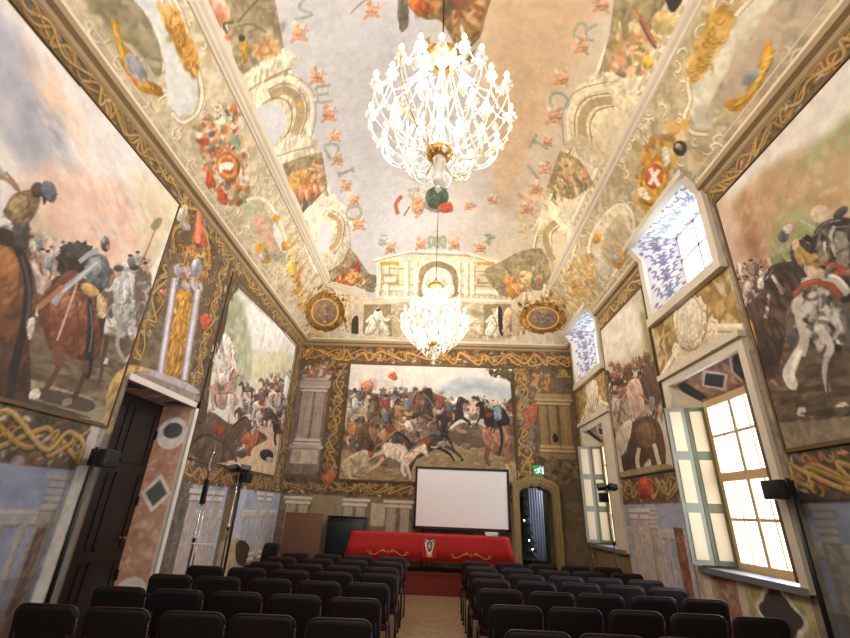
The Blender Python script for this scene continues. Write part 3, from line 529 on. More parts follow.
for k in range(10): man(c, 740+RNG.random()*22, 268+RNG.random()*28, 14, 1, RNG.random()*10-5, ['d0c4b8', '8d6c5c', 'b08c78', '5c4a40'][k % 4])
c.P('2f2a28', '812,256 816,232 828,221 850,218 920,225 920,300 850,300 838,280 822,275', .3); c.S('b9ae9e', 4, '836,226 832,238 838,256'); c.P('9a9284', '838,232 848,236 850,262 842,270 836,250', .4, .8); c.S('6a6258', 3, '822,232 818,250'); c.S('cdbfae', 3, '826,240 826,262')
c.E('5c626c', 785, 236, 5.5, 7, 20, .8); c.P('cfc8c0', '785,228 792,224 794,230 788,234', .3); c.P('403a3a', '792,246 806,256 808,276 796,272', .3); c.P('b48c50', '796,242 812,254 828,252 828,262 812,268 798,262', .6); c.E('d2aa8c', 797, 245, 3.5, 6, 10, .4); c.P('c4ae90', '806,266 830,272 834,280 812,278', .3)
c.P('55504c', '790,312 800,292 820,286 838,296 850,310 862,300 880,330 870,380 850,350 840,340 826,345 812,338 796,352 787,332', .5)
c.P('8f8a84', '800,300 818,292 834,304 840,330 824,338 806,326', .5); c.dabs('794,300 820,288 842,308 846,345 800,345', ['d4cfc8', '3c3836', 'e2dcd4', '6c6864', 'b4aea6', '2e2a28'], 130, .055, .85, 1.7)
c.S('93452c', 6.5, '795,296 804,286 818,282 832,286 842,298'); c.S('b4603c', 2, '796,293 806,284 820,280'); c.P('9c4830', '826,262 846,266 852,275 836,274', .3); c.S('a8a49c', 9, '824,276 838,280 850,294'); c.S('d4d0c8', 3, '824,274 840,278 850,290')
c.S('b9b0a4', 5, '799,300 800,320 806,338 801,355', w2=12); c.S('d6cdc0', 10, '803,345 795,362 790,375 797,390', w2=14, taper=1); c.S('efe8dc', 4, '802,350 795,366 793,382')
c.S('c8bfb4', 9, '822,330 832,345 828,358', w2=7); c.S('a8a098', 6, '829,356 826,372 830,392', w2=5); c.S('443e3a', 2.5, '831,362 829,385 832,402'); c.P('d2c4b2', '836,408 846,402 852,410 840,416', .3); c.P('c4b8a8', '800,408 807,408 806,416 799,415'); c.P('3a322b', '800,414 850,406 900,404 860,416', 0, .8); c.S('57504a', 7, '852,340 862,370 860,400')
for t in ('816,236 826,224 842,220', '820,246 832,230 850,226', '842,232 846,246 844,262'): c.S('8c857a', 1.6, t, .8)
c.dabs('814,224 870,218 870,290 822,272', ['4a4442', '6c665e', '1f1c1a', 'a8a094'], 60, .06, .6, 3)
c.dabs('750,290 795,264 800,300 785,340 760,360', ['5c4436', '2a201c', '6c5444', '47362e'], 80, .08, .5, 3, 1.2)
c.clip = None
c.line('5a452c', .045, [(1, 2.3), (4.77, 2.3), (4.77, 5.46), (1, 5.46)])
# ---- tall battle painting, far right
R2 = '601,326 646,296 669,470 618,480'
cl = np.zeros((c.nv, c.nu), np.float32); cl[int(2.3*80):int(5.48*80), int(6.6*80):int(8.78*80)] = 1; c.clip = cl
c.rect('c6b8a2', 6.95, 2.3, 9.2, 5.46, rough=.15); c.P('e0d8c8', '601,328 640,302 644,330 634,352 618,365 608,372 600,350', .1); c.dabs('602,325 642,300 645,340 615,366', ['e4dccc', 'd6ccb8', 'ece4d6'], 60, .14, .6)
c.dabs('640,298 650,300 658,380 648,360', ['a89a70', '8c8258', 'b4a67c', '6e6444'], 80, .1, .75, 2, 1.5); c.dabs('606,362 636,352 644,380 612,400', ['ccb8a2', 'b89c88', 'd8c8b8', 'a88c7a'], 70, .08, .8)
c.blur(6.95, 9.15, 4.0, 5.45, .05)
c.P('9c8874', '610,385 630,365 650,355 660,380 662,425 615,440', 0, .7); c.dabs('608,375 650,352 664,400 664,440 614,445', ['8a7260', 'c8b4a0', '5c4838', 'dccfc0', '745440', 'a08068', '4a3c32'], 330, .06, .85, 2, 1.3)
for k in range(12):
    x = 614+RNG.random()*40; y = 366+RNG.random()*36; cavalry(c, x, y, 10+(y-360)*.12, 1 if RNG.random() < .5 else -1, RNG.random()*14-8)
cavalry(c, 628, 392, 22, 1, -4, 0, '8a6c58', 'c6a894'); man(c, 616, 408, 18, 1, 0, 'b8a494', '6c5848'); cavalry(c, 646, 398, 26, -1, -8, 0, '5c4434', '6d8890')
c.P('5c4434', '643,372 652,362 660,378 660,400 650,402 642,388', .5); c.E('70503c', 648, 358, 4, 6, 0, .5); c.E('6a4c3c', 628, 372, 4, 9, 10, .5); c.P('c6a894', '628,385 640,380 645,410 632,416', .4); c.P('6d8890', '650,398 655,398 655,410 651,410', .2); c.S('b0563c', 2, '642,395 656,408 660,414')
c.P('4e3a2c', '624,470 622,446 632,424 648,416 660,424 666,450 664,474 654,470 650,458 640,470 632,474', .5); c.P('7c5c44', '636,430 648,422 656,432 654,446 642,446', .4, .8); c.P('c8b6a2', '619,430 632,420 630,440 622,456 617,450', .4); c.S('d6c6b2', 4, '655,444 658,456 662,470'); c.S('c9b8a4', 4, '640,448 638,460 640,470')
c.P('94805c', '616,474 669,464 670,480 618,486', 0, 1); c.clip = None
c.line('4e3c26', .05, [(6.95, 2.3), (9.2, 2.3), (9.2, 5.46), (6.95, 5.46), (6.95, 2.3)])
# ------------------------------------------------------------------ back wall fresco
BW = Canvas(-W, W, 0, 5.9, 64, '604e38', mapB); c = BW
c.rect('75654e', -W, 0, W, 1.86, rough=.4)
for x in (-3.4, -3.1, -2.0, -1.7, -.95, -.62): column(c, x, .4, 1.72, .22, 'a59a84', '6f6450', 'cbc2ae')
c.rect('b4a890', -1.45, 1.2, -1.1, 1.7); c.rect('8c8068', -2.35, .3, -2.15, 1.85); c.rect('8d7a5a', -2.9, 1.3, -2.3, 1.86)
c.rect('a39a8a', 1.92, 0, 2.05, 2.1)
c.rect('6a5a40', 3.05, 0, 3.7, 1.9, rough=.4)
ornament(c, (-W, 2.02), (1.95, 2.02), .36, 1.1, '4f402e'); ornament(c, (-W, 5.48), (W, 5.48), .5, 1.3, '5c4528', ['c08c38', 'b07c30', 'cf9c48']); ornament(c, (-2.58, 2.3), (-2.58, 5.2), .42, 1.3, '54452c'); ornament(c, (2.35, 2.4), (2.35, 5.2), .5, 1.3, '5e4c2c', ['b08c3c', 'a87c30'])
ornament(c, (-3.5, 4.9), (-2.8, 5.2), .5, 1, '5e4c3c'); ornament(c, (3.1, 4.7), (3.6, 5.1), .7, 1, '5e4c3c')
c.rect('675440', 2.6, 2.3, 3.7, 5.0, rough=.5); c.rect('7a6a60', -3.7, 2.3, -2.85, 5.0, rough=.5)
column(c, -3.38, 3.0, 4.5, .3, 'a09088', '6c5c58', 'c8bab2'); column(c, -3.05, 3.0, 4.5, .24, 'a09088', '6c5c58', 'c8bab2')
for x, w_ in ((2.85, .2), (3.1, .2), (3.42, .26)): column(c, x, 3.05, 4.35, w_, '93794c', '5c4828', 'b59c6c')
c.rect('a89890', -3.66, 4.55, -2.82, 4.7); c.rect('b2a49a', -3.6, 4.72, -2.9, 4.78); c.rect('b0a298', -3.68, 2.92, -2.8, 3.0); c.rect('b8a898', -3.6, 2.55, -2.9, 2.9, rough=.4); c.dabs([(-3.6, 4.8), (-2.9, 4.8), (-2.9, 5.1), (-3.6, 5.1)], ['c4b4ac', '8a7268', 'a8583c', 'd8ccc4'], 30, .08, .9, px=False)
c.rect('9c8454', 2.66, 4.42, 3.62, 4.55); c.rect('8c7448', 2.7, 2.9, 3.6, 3.02); c.dabs([(2.7, 2.4), (3.6, 2.4), (3.6, 2.9), (2.7, 2.9)], ['5c4c34', '7c6844', '8f7a50', '3e3424'], 70, .09, .8, px=False); c.dabs([(2.65, 4.6), (3.1, 4.6), (3.1, 5.1), (2.65, 5.1)], ['b4864c', '8c5c34', 'c88a50'], 30, .08, .9, px=False); c.ell('2a2018', 3.12, 3.4, .07, .12)
c.P('b0603c', '322,478 332,470 336,476 328,484', .4); c.dabs('295,470 325,475 325,490 298,488', ['4a4448', '5c544c', '7c5c4c'], 30, .07, .8); c.P('b4563a', '524,415 536,402 536,420 526,430', .4); c.dabs('518,380 535,385 532,470 520,460', ['7c6c5c', '9a8474', '5c4a3c', '6b7078'], 70, .06, .85)
# battle painting over the stage
cl = np.zeros((c.nv, c.nu), np.float32); cl[int(2.2*64):int(5.22*64), int((W-2.33)*64):int((W+2.16)*64)] = 1; c.clip = cl
c.rect('dcd8d2', -2.4, 2.1, 2.3, 5.3, rough=.1)
c.dabs('350,365 515,368 515,405 345,405', ['e4e0da', 'cdd0d6', 'dcdad6', 'e8e2da'], 120, .16, .5, 3, .1); c.P('a9b7c2', '436,393 450,381 470,377 492,380 508,388 514,402 490,398 470,396 450,398', 0, .8); c.P('8fa0b0', '440,392 462,383 486,384 500,390 470,390', 0, .6); c.P('ccc8ba', '430,398 470,395 515,400 515,410 430,410', 0, .8)
c.blur(-2.3, 2.12, 4.3, 5.2, .05)
c.dabs('350,380 430,380 430,395 345,398', ['d0c4b8', 'b0aaa6', 'c4b4a8'], 50, .1, .5)
c.P('d07c54', '361,385 370,380 374,386 370,391 362,391', .4, .9); c.P('c8643c', '388,376 394,372 397,378 393,380', .4); c.P('c9a08a', '366,382 372,382 370,388', .3)
c.P('6c5a4c', '343,396 360,391 380,394 400,393 420,392 440,395 462,405 500,406 516,400 520,470 335,480 338,440', 0, 1, rough=.7); c.dabs('346,392 430,392 470,404 515,405 515,440 345,445', ['4a3f38', '7a6658', '96857a', 'b9aca0', '352d28', '8a6450', '5c6468', '6a5040', 'a07860'], 520, .07, .9, 1.8)
c.dabs('348,390 365,388 430,388 430,400 346,400', ['3e3836', '5a5450', '746c68', '8a5c4c'], 130, .05, .9, 1.4)
c.P('97805c', '336,485 340,450 370,462 400,468 430,445 470,440 500,455 520,468 520,492', 0, .95, rough=.5); c.dabs('336,484 345,460 420,455 470,445 515,460 515,490', ['a8906a', '84704e', '766040', 'b49c78', '8e7a54'], 160, .1, .7, 4, .1); c.P('5c4a36', '440,428 470,436 495,440 480,448 450,442', 0, .9)
c.dabs('346,396 368,398 366,415 346,418', ['c4c8cc', 'a8a8a8', 'dedcd8', '7a7470', '8a9098'], 60, .06, .9); 
for k in range(34):
    x = 350+RNG.random()*160; y = 400+RNG.random()*14+(6 if x > 440 else 0); cavalry(c, x, y, 9+RNG.random()*4, 1 if RNG.random() < .5 else -1, RNG.random()*20-16)
cavalry(c, 356, 412, 22, 1, -6, 0, 'b8a490', 'c0c4c8'); cavalry(c, 384, 412, 20, -1, -14, .5, '5c4434', '8c3c2c'); cavalry(c, 410, 414, 22, 1, -22, .8, '6b4636', '5c6a70'); cavalry(c, 436, 412, 26, -1, -26, .8, '3e3430', '7c4a38'); cavalry(c, 472, 418, 26, -1, -10, .8, 'd8d0c6', 'd0a498'); cavalry(c, 452, 416, 22, 1, -18, .6, '332c2a', '4c5458')
c.P('54402f', '358,430 366,423 377,425 385,434 386,446 376,449 364,448 358,441', .9); c.P('8a6a50', '369,428 379,430 382,440 374,443', .4, .8); c.S('54402f', 5, '362,444 358,456 362,464', w2=3); c.S('3c2e26', 5, '380,444 386,454 382,462', w2=3)
horse(c, 392, 430, 26, 1, -34, 'a07850', .6); man(c, 386, 420, 13, 1, -10, '5c6a70'); horse(c, 424, 446, 34, -1, 24, '3c3a34', .9); man(c, 410, 428, 14, -1, 30, 'c8beb0')
horse(c, 398, 454, 30, 1, 28, 'd0b29a', .8, 'b09080'); c.P('e2cdb8', '386,446 400,444 408,452 398,458 386,456', .3, .8)
man(c, 352, 432, 17, -1, -6, 'c07c4c', 'd0b08c'); c.P('bca888', '342,463 350,457 362,450 370,453 368,462 360,470 352,475 345,473', .6); c.E('a8563c', 371, 453, 3.4, 4.6, 10, .5); c.E('4a3428', 370, 449, 3.6, 2.4, 10, .3); c.S('c8a884', 4, '348,468 351,478 359,480', w2=2.4); c.S('b89c7c', 4, '364,462 370,468 366,473', w2=2.4); c.S('9c8264', 2.4, '350,458 356,466')
c.S('dcc8b4', 3.4, '404,460 402,470 406,476'); c.S('c9a486', 4, '384,458 376,466 368,470', w2=2.2); man(c, 440, 444, 12, 1, 80, '8d8078', 'c8ae96', 0); man(c, 468, 446, 11, -1, 84, '6c6458', 'b89c80', 0)
c.P('8a5e46', '482,434 487,425 498,421 510,427 515,440 511,452 502,455 490,452', .9); c.P('b98766', '494,427 503,426 508,438 502,446 495,440', .4, .85); c.S('8a5e46', 7, '504,448 508,458 506,466', w2=3.6); c.S('c8a080', 3, '506,464 509,474'); c.S('6c4a38', 6, '489,448 486,458 490,466', w2=3.4); c.S('2c2422', 4, '500,426 502,440 499,456', w2=2); c.P('2c2a2c', '484,418 490,409 500,406 508,416 508,424 496,426 486,426', .5); horse(c, 488, 416, 17, -1, -16, '2c2826', .2); man(c, 498, 416, 17, -1, 6, '7c8ea4', '3c3c40'); man(c, 514, 430, 17, 1, 0, '5c4a40', '4a3c32', 0)
c.S('4c3a2c', 6, '513,374 515,400 518,440 521,470', w2=10); c.S('54402e', 2.5, '514,384 504,376 490,372'); c.dabs('484,368 516,370 512,380 492,376', ['544830', '6a5a34', '3e3826'], 60, .07, .85)
c.clip = None
c.line('4e3c26', .05, [(-2.33, 2.2), (-2.33, 5.22), (2.14, 5.22)]); c.line('4e3c26', .05, [(-2.33, 2.2), (2.0, 2.2)])
# ------------------------------------------------------------------ vault fresco
CREAM, CRD, CRL = 'e0d4ba', 'a08a62', 'f6eedc'
VY = float(y2v(.3)); CV = Canvas(-AL, AL, 0, VY, 60, 'c6c2be', mapC); c = CV
tS = float(np.interp(.8, PD, PT)); tK = float(np.interp(1.38, PD, PT)); tB = float(np.interp(.6, PD, PT))
# sky
u = np.linspace(-AL, AL, c.nu)[None, :, None]; f = np.clip((u+.2)/2.4+(vnoise((c.nv, c.nu), 60)[..., None]-.5)*.5, 0, 1)
c.a[:] = rgb('c4c6cc')*(1-f)+rgb('d6c3a6')*f
c.dabs([(-3, 2), (3.4, 2), (3.4, VY), (-3, VY)], ['c9cacf', 'd2d0ce', 'c0c3c9', 'd8d2c8'], 260, .35, .22, 2, px=False)
c.P('d4b48c', '478,-20 500,-20 590,-20 588,20 575,70 560,90 540,130 520,180 500,215 488,150 486,90 480,60', 0, .75); c.dabs('485,-10 590,-10 560,80 510,190 490,140', ['d9b78c', 'c9a478', 'e0c4a0', 'cfae84'], 120, .22, .4, 2)
c.P('c9b7a2', '500,190 560,150 540,210 505,215', 0, .5)
c.blur(-AL, AL, 0, VY-.1, .12)
SL = AL-tK
for sg in (-1, 1):
    # painted architecture of the side coves: lower register, moulding, upper register
    lo = [(sg*AL, 0), (sg*(AL-tS), 0), (sg*(AL-tS), VY), (sg*AL, VY)]; up = [(sg*(AL-tS), 0), (sg*SL, 0), (sg*SL, VY), (sg*(AL-tS), VY)]
    c.raw(lo, 'b8a680' if sg > 0 else 'c2b496', 1, 0, .4); c.raw(up, CREAM, 1, 0, .25)
    c.dabs(lo, ['d8ccb0', 'a08c62', 'e0d6c0', '9a8458', 'e8dfc8', 'b89a60'], 520, .09, .6, 2, px=False)
    c.dabs(up, ['e8dec6', 'd4c4a2', 'ece2cc'], 260, .09, .4, 3, 1.57, px=False)
    volutes(c, lo, 260, .12, 'f2ead6', '86703f', px=False); volutes(c, up, 150, .08, 'f2ead8', 'b09a70', px=False)
    for k, (o, w_) in enumerate(((0, .05), (.09, .03), (.96, .05))):
        uu = sg*(AL-tS-tS*0-o*(tK-tS)); c.line([CRD, CRL][k % 2], w_, [(uu, 0), (uu, VY)], .9)
    for o, w_, cl_ in ((.22, .02, CRD), (.27, .04, CRL), (.34, .015, CRD), (.8, .03, CRL), (.85, .015, CRD), (.9, .02, CRL)): uu = sg*(AL-tS-o*(tK-tS)); c.line(cl_, w_, [(uu, 0), (uu, VY)], .8)
    for v in np.arange(.2, VY, .19):     # dentils of the painted parapet
        uu = sg*(AL-tS-.14); c.raw([(uu-.05, v), (uu+.05, v), (uu+.05, v+.1), (uu-.05, v+.1)], 'b49c72', .8)
    uu = sg*(SL+.03); c.line(CRD, .04, [(uu+sg*.06, 0), (uu+sg*.06, VY)]); c.line(CRL, .05, [(uu, 0), (uu, VY)])
def bay(t, opening=None, ring=None):
    c.P('a3885f', ring, .3); c.P('cdd0d2' if opening[0] == 'L' else 'd9cbb0', opening[1:], 0)
# --- left cove, upper register
c.P('9c8c6c', '214,-40 268,-40 284,48 244,74 236,66', .2, sm=0, rough=.6); c.dabs('216,-20 268,-20 284,46 244,70', ['8a7a58', 'a8987a', '75684a'], 60, .1, .6)
c.P('c87c58', '202,-10 216,-6 226,0 226,22 214,16', .5); c.dabs('203,-10 226,-6 228,25 214,22', ['d48c68', 'e0b098', 'c06844', 'e8d0b8', '8c8a6a'], 50, .09, .9)
c.S('5f6a48', 2.5, '238,22 250,8 262,-4'); c.S('667050', 2.5, '238,26 252,24 266,32'); c.S('55603e', 3, '234,22 224,24 228,34'); c.P('b58a34', '240,40 246,38 248,56 242,62', .5); c.E('3c3a34', 242, 38, 3.5, 3.5); c.dabs('252,44 276,38 280,56 256,62', ['d8b078', 'c89a5c', 'e8c8a0', 'b07c48'], 50, .07, .9); c.E('c87050', 228, 37, 4, 3)
c.P('e6dabe', '238,80 248,74 290,50 298,60 290,70 252,90 242,92', .2, sm=0); c.S('a08a60', 2, '246,92 292,68'); c.dabs('246,80 290,56 292,64 252,88', ['b8a478', 'f4ecd8'], 30, .06, .8, 2, .9)
c.P('ded0b0', '250,100 284,74 304,84 310,120 296,150 272,158 262,150', .3)
for w_, cl_, t in ((9, 'b39c74', '270,96 286,90 298,100 300,118 294,134'), (1.3, '86704a', '262,104 274,98 286,100 292,112 290,128 284,138'), (1.2, '8f7a54', '268,90 286,83 303,94 307,114 300,136'), (3, 'efe5cc', '266,86 286,78 307,90 312,114 306,140'), (1, '9c8660', '264,82 288,74 311,88 316,114 310,142')): c.S(cl_, w_, t)
for a, b in (('272,97', '268,88'), ('284,92', '284,82'), ('295,99', '302,92'), ('299,113', '308,112')): c.S('8f7a54', 1, a+' '+b, .6, sm=0)
c.P('cfd4d8', '255,110 270,103 283,109 287,122 280,138 270,150 262,132', 0, rough=.1)
c.P('e4d8bc', '268,150 300,134 316,140 318,154 284,166 274,160', .3, sm=0); c.S('b09a70', 1.5, '272,158 316,146'); c.E('d8a040', 300, 105, 3, 3)
c.P('94835f', '282,164 322,152 328,188 304,214', .1, sm=0, rough=.6); c.P('cf9a44', '285,180 300,170 314,178 304,186 290,190', .5); c.P('cf7a50', '298,188 314,184 318,196 302,200', .5); c.dabs('286,172 318,160 324,190 304,206', ['d8a868', 'c07048', 'e8d0a0', '6a624e', 'dcb88c'], 60, .08, .9); c.P('5c5650', '304,196 310,208 302,212', .3)
c.P('e2d6ba', '302,215 330,195 342,205 350,240 345,262 320,275 306,250', .3); c.S('b39c74', 5, '328,214 339,222 338,240 330,250'); c.S('8f7a54', 1, '332,210 344,220 342,242 334,254'); c.P('cdd3d8', '320,226 328,222 332,232 329,248 321,252 317,240', 0, rough=.1); c.S('f0e6d0', 3, '310,212 328,198 344,208 354,232'); c.S('a48e64', 2, '306,220 318,262')
c.P('8d7d5e', '322,278 342,262 350,248 368,272 376,276 374,292 352,285 340,284', .2, rough=.6); c.P('c8622c', '336,282 342,272 352,274 356,282 348,286', .5); c.P('e09a4c', '346,276 358,270 362,280 352,284', .5); c.P('a4483c', '352,270 358,258 360,272', .3); c.dabs('330,280 346,264 368,276 362,288', ['dca070', 'b85c34', '8c6a44', 'e8c89c', '5c4c34'], 50, .08, .9)
c.P('f0e8d4', '296,-20 306,-20 334,100 352,170 362,215 356,214 330,120 302,40', 0, .0)
for q in ('300,40 334,100 300,100 280,80', '305,150 330,130 345,170 322,195', '238,90 262,96 262,150 300,215 292,222 250,130'): volutes(c, q, 14, .07, 'f4ecda', 'a8926a')
# --- left cove, lower register
c.P('8d8462', '62,-30 112,-30 150,10 162,60 156,75 126,30 100,10', .1, rough=.6); c.dabs('70,-20 115,-20 160,40 158,72 120,30', ['7c7550', '9c9470', 'b4a890', 'a08878', '6b6444'], 110, .11, .7)
c.P('cfd4d2', '134,-30 155,-10 176,25 192,60 198,90 192,108 178,115 168,98 164,60 150,20 128,-10', .1, rough=.1)
for t in ('152,-30 172,5 178,30 186,48 194,62 200,78 202,98 196,114 182,122 172,112', '164,-20 180,10 188,34'): c.S('8f7a52', 5.5, t); c.S('e8dec6', 3.6, t)
c.dabs('158,4 172,8 188,40 200,66 194,74 182,52 168,30', ['a06c1c', 'd29a3c', '8c5c1c', 'e0b45c', 'b8842c'], 90, .08, .85, 1.8); volutes(c, '158,4 174,8 200,66 192,72', 14, .09, 'd8a84c', '7c5018')
c.P('b9801f', '111,18 118,24 123,44 132,52 146,78 160,86 162,95 146,92 132,82 121,62 116,40', .6); c.P('e2b040', '114,24 119,34 124,52 138,78 156,88 140,84 126,66 118,46', .3, .8); c.P('9c9ea4', '126,54 134,54 146,72 144,82 134,76 127,66', .4); c.E('c9682c', 134, 80, 4, 2.5, 30)
c.dabs('196,122 238,102 246,160 250,200 232,206 205,170', ['d8c4a0', 'c06a3c', 'efe4cc', '7c8a6a', 'a83c24', '8c7448', 'e0a06c', '5c5040', 'd8d4c4'], 330, .06, .9, 1.5)
c.E('a8622c', 228, 166, 12, 15, -20, .5); c.E('d98c44', 228, 166, 9.5, 12, -20, .4); c.E('b4582c', 227, 166, 6.5, 8.5, -20, .3); c.P('efe6dc', '220,164 228,162 234,164 230,170 224,169 220,173', 0); c.S('c47a3c', 2.4, '216,158 222,148 234,152 242,164')
c.P('c4562c', '208,168 214,178 215,186 206,186', .4); c.P('c25a34', '218,186 226,194 226,204 218,200', .4); c.E('8aa48c', 235, 140, 5, 5)
c.P('a8a684', '246,206 258,202 270,216 280,240 286,258 276,262 262,246 250,226', .2); c.P('c99a80', '252,218 262,214 272,232 278,254 266,246 256,232', .1); c.dabs('252,216 264,214 278,252 266,248', ['d8ae94', 'b08a6c', 'd0b890'], 40, .07, .7); c.P('d2d8d6', '274,222 282,236 286,252 281,250 274,236', 0); c.P('d29a3c', '256,242 264,246 270,260 262,262 256,254', .4); c.E('b0b2bc', 262, 256, 4, 4)
c.S('e4dac0', 3, '246,200 262,198 276,214 288,244 292,262'); c.E('c89434', 276, 218, 4, 4); c.E('b07c28', 284, 246, 3, 5)
volutes(c, '284,240 296,244 306,292 300,300', 20, .1, 'e0b860', '7c5820'); c.dabs('284,240 296,244 304,290 310,320 296,300', ['c4902c', 'd8a848', '8c5c20', 'e8d0a0', 'a87428'], 90, .08, .9, 1.5); c.E('e0b450', 292, 268, 5, 7, -20, .6)
# --- back cove
c.P('d8c8a6', '300,345 330,345 570,350 560,300 520,300 370,298 340,290', 0, .8, sm=0, rough=.3)
c.P('e0d2b2', '376,298 378,262 384,256 404,258 420,254 456,256 498,258 502,264 545,300', .1, sm=0, rough=.2)
for t in ('374,262 500,266', '376,272 500,276', '374,290 512,296', '374,284 512,290'): c.S('ac9668', 1.1, t, sm=0, a=.8)
for t in ('374,260 500,263', '375,288 512,293', '376,297 514,301'): c.S('f2e9d4', 2, t, sm=0)
for x in (378, 386, 406, 415, 458, 466, 472, 496): c.S('f0e7d0', 4, '%f,262 %f,296' % (x, x), sm=0); c.S('b39d72', 1.4, '%f,262 %f,296' % (x+3, x+3), sm=0)
for x in (389, 485): c.P('cf9c3c', '%f,262 %f,262 %f,266 %f,266' % (x-8, x+10, x+10, x-8), sm=0); c.P('b49c70', '%f,274 %f,274 %f,284 %f,284' % (x-8, x+10, x+10, x-8), .2, sm=0); c.P('dccfb2', '%f,276 %f,276 %f,282 %f,282' % (x-5, x+7, x+7, x-5), sm=0)
c.P('8f7a54', '419,296 419,272 426,264 437,261 450,265 457,273 457,296', .2); c.P('e8e0cc', '424,296 424,277 430,269 438,267 447,270 452,278 452,296', 0); c.S('f2ead6', 2.4, '417,292 418,270 427,262 438,259 450,262 459,271 459,292')
for x in np.arange(380, 512, 5.5): c.E('b09a70', x, 293+(x-380)*.03, 1.4, 2.2, 0, 0, .6)
c.P('94825c', '384,304 510,307 505,340 380,336', 0, .45); c.dabs('380,303 512,306 508,340 378,336', ['d8ccb0', 'a49268', 'efe6d0', '8c7a54'], 170, .08, .7, 1.6)
for x in (377, 497):
    c.P('8a7850', '%f,304 %f,304 %f,336 %f,336' % (x-13, x+14, x+15, x-14), .1, .9, sm=0); c.P('ebe2cc', '%f,335 %f,322 %f,314 %f,308 %f,312 %f,320 %f,328 %f,335' % (x-11, x-8, x-4, x, x+5, x+6, x+11, x+12), .6); man(c, x-1, 322, 15, 1 if x < 400 else -1, 8, 'e8dcc2', 'dccfb2', 0, 'e6d8bc'); c.S('a08c62', 1.4, '%f,316 %f,326 %f,334' % (x-4, x, x-5)); c.S('a8946a', 1.2, '%f,320 %f,332' % (x+1, x+3)); c.S('f6efdf', 2.2, '%f,314 %f,320 %f,318' % (x+3, x+9, x+13)); c.S('f6efdf', 2.2, '%f,315 %f,322' % (x-5, x-11)); c.S('c4b48e', 1.2, '%f,316 %f,326' % (x+5, x+8))
for cx, cy, rx, ry in ((325, 312, 21, 21), (543, 318, 25, 17)):
    c.E('7c5a28', cx, cy, rx*.95, ry*.95, 0, .3)
    c.dabs([(cx-rx, cy-ry), (cx+rx, cy-ry), (cx+rx, cy+ry), (cx-rx, cy+ry)], ['8c6420', 'b4842c', '5c4420', 'd0a44c', '3c2e1c', 'a87c38', 'a8603c'], 200, .07, .95, 1.7)
    volutes(c, [(cx-rx, cy-ry), (cx+rx, cy-ry), (cx+rx, cy+ry), (cx-rx, cy+ry)], 34, .12, 'd4a044', '5c3c14')
    for w_, q_ in ((3, 'a8741f'), (1.2, 'e8c070')): c.S(q_, w_, [(cx+rx*.62*math.cos(a), cy+ry*.62*math.sin(a)) for a in np.linspace(0, 6.28, 16)])
    c.E('8c7464', cx, cy, rx*.55, ry*.55, 0, .2); c.dabs([(cx-rx*.5, cy), (cx, cy-ry*.5), (cx+rx*.5, cy), (cx, cy+ry*.5)], ['c4b0a0', '6c5448', 'a8917e', 'd8c8b4', '54443c', '9c6c50'], 46, .06, .85, 2)
    volutes(c, [(cx-rx*1.1, cy-ry), (cx+rx*1.1, cy-ry), (cx+rx*1.1, cy+ry), (cx-rx*1.1, cy+ry)], 16, .17, 'e0b050', '5c3c14')
c.E('e0b890', 350, 318, 4, 8, -20, .5); c.P('3c3630', '352,320 358,316 358,336 352,338', 0); c.P('2f2a22', '498,308 502,310 503,335 499,330', 0); c.E('e0bc90', 507, 318, 4, 11, 10, .5); c.S('d4b070', 3, '502,330 514,334'); c.E('d0a860', 318, 336, 5, 4, 0, .5); c.P('d8cbb0', '336,332 420,338 538,344 538,350 420,350 334,344', .1, sm=0, a=.9)
volutes(c, '378,256 500,258 512,290 374,288', 60, .07, 'f4ecda', 'a8926a'); volutes(c, '390,304 485,306 482,340 388,338', 40, .1, 'efe6d2', 'a08c60')
# corner fields above the mouldings
c.P('9a8a68', '484,272 500,262 524,250 548,252 556,285 540,284 512,296 498,292', .1, rough=.6); c.P('d08c3c', '505,276 516,278 522,288 514,298 508,292', .5); c.P('e2c08c', '520,272 530,272 534,282 524,286', .5); c.P('7c8460', '532,276 540,274 542,288 532,288', .3); c.dabs('503,272 545,262 550,282 516,294', ['d8b888', 'c47848', 'e8d4b0', '8c8050', 'c86c40', 'e0b060'], 70, .08, .9)
# --- right cove, upper register
c.P('9a8a62', '618,-30 682,-30 655,22 625,78 600,70 610,30', .2, sm=0, rough=.5); c.E('d8bc7c', 664, 23, 13, 13, 0, .3); c.dabs('618,20 660,40 640,78 612,70', ['d8a07c', 'c8845c', 'e8c498', 'b8984c', 'e4d0a4', '8c7c50'], 110, .08, .9); c.S('5c5a44', 3, '640,20 650,40 656,48'); c.S('c4603c', 2.5, '636,10 648,30 656,44'); c.P('3c362c', '664,-20 690,-20 676,10 668,8'); c.E('d0a040', 648, 62, 6, 7, 0, .5)
c.P('e0d2b0', '588,76 612,72 640,92 630,110 596,88', .3, sm=0); c.P('d8c9a4', '580,84 620,88 640,112 622,150 600,168 574,150 570,120', .2)
for w_, cl_, t in ((9, 'b09a6c', '584,142 582,120 592,104 612,100'), (1.3, '84704a', '592,142 590,124 598,110 614,106'), (1.2, '8f7a54', '576,142 575,116 586,98 610,93'), (3.2, 'eadfc2', '570,144 568,114 582,94 612,87'), (1, '9c8660', '564,146 563,112 578,90 612,81')): c.S(cl_, w_, t)
c.P('dccdaa', '597,128 606,112 620,110 630,122 622,148 612,156 600,148', .1, rough=.1)
c.S('c9b68c', 7, '566,148 580,138 596,152 612,160'); c.P('948458', '560,150 580,160 594,184 572,200 545,192', .1, sm=0, rough=.6); c.dabs('560,158 584,166 588,186 552,206', ['d8a85c', 'c8744c', 'e4d0a0', '5c6450', 'd89a70', 'e0b888'], 80, .08, .9)
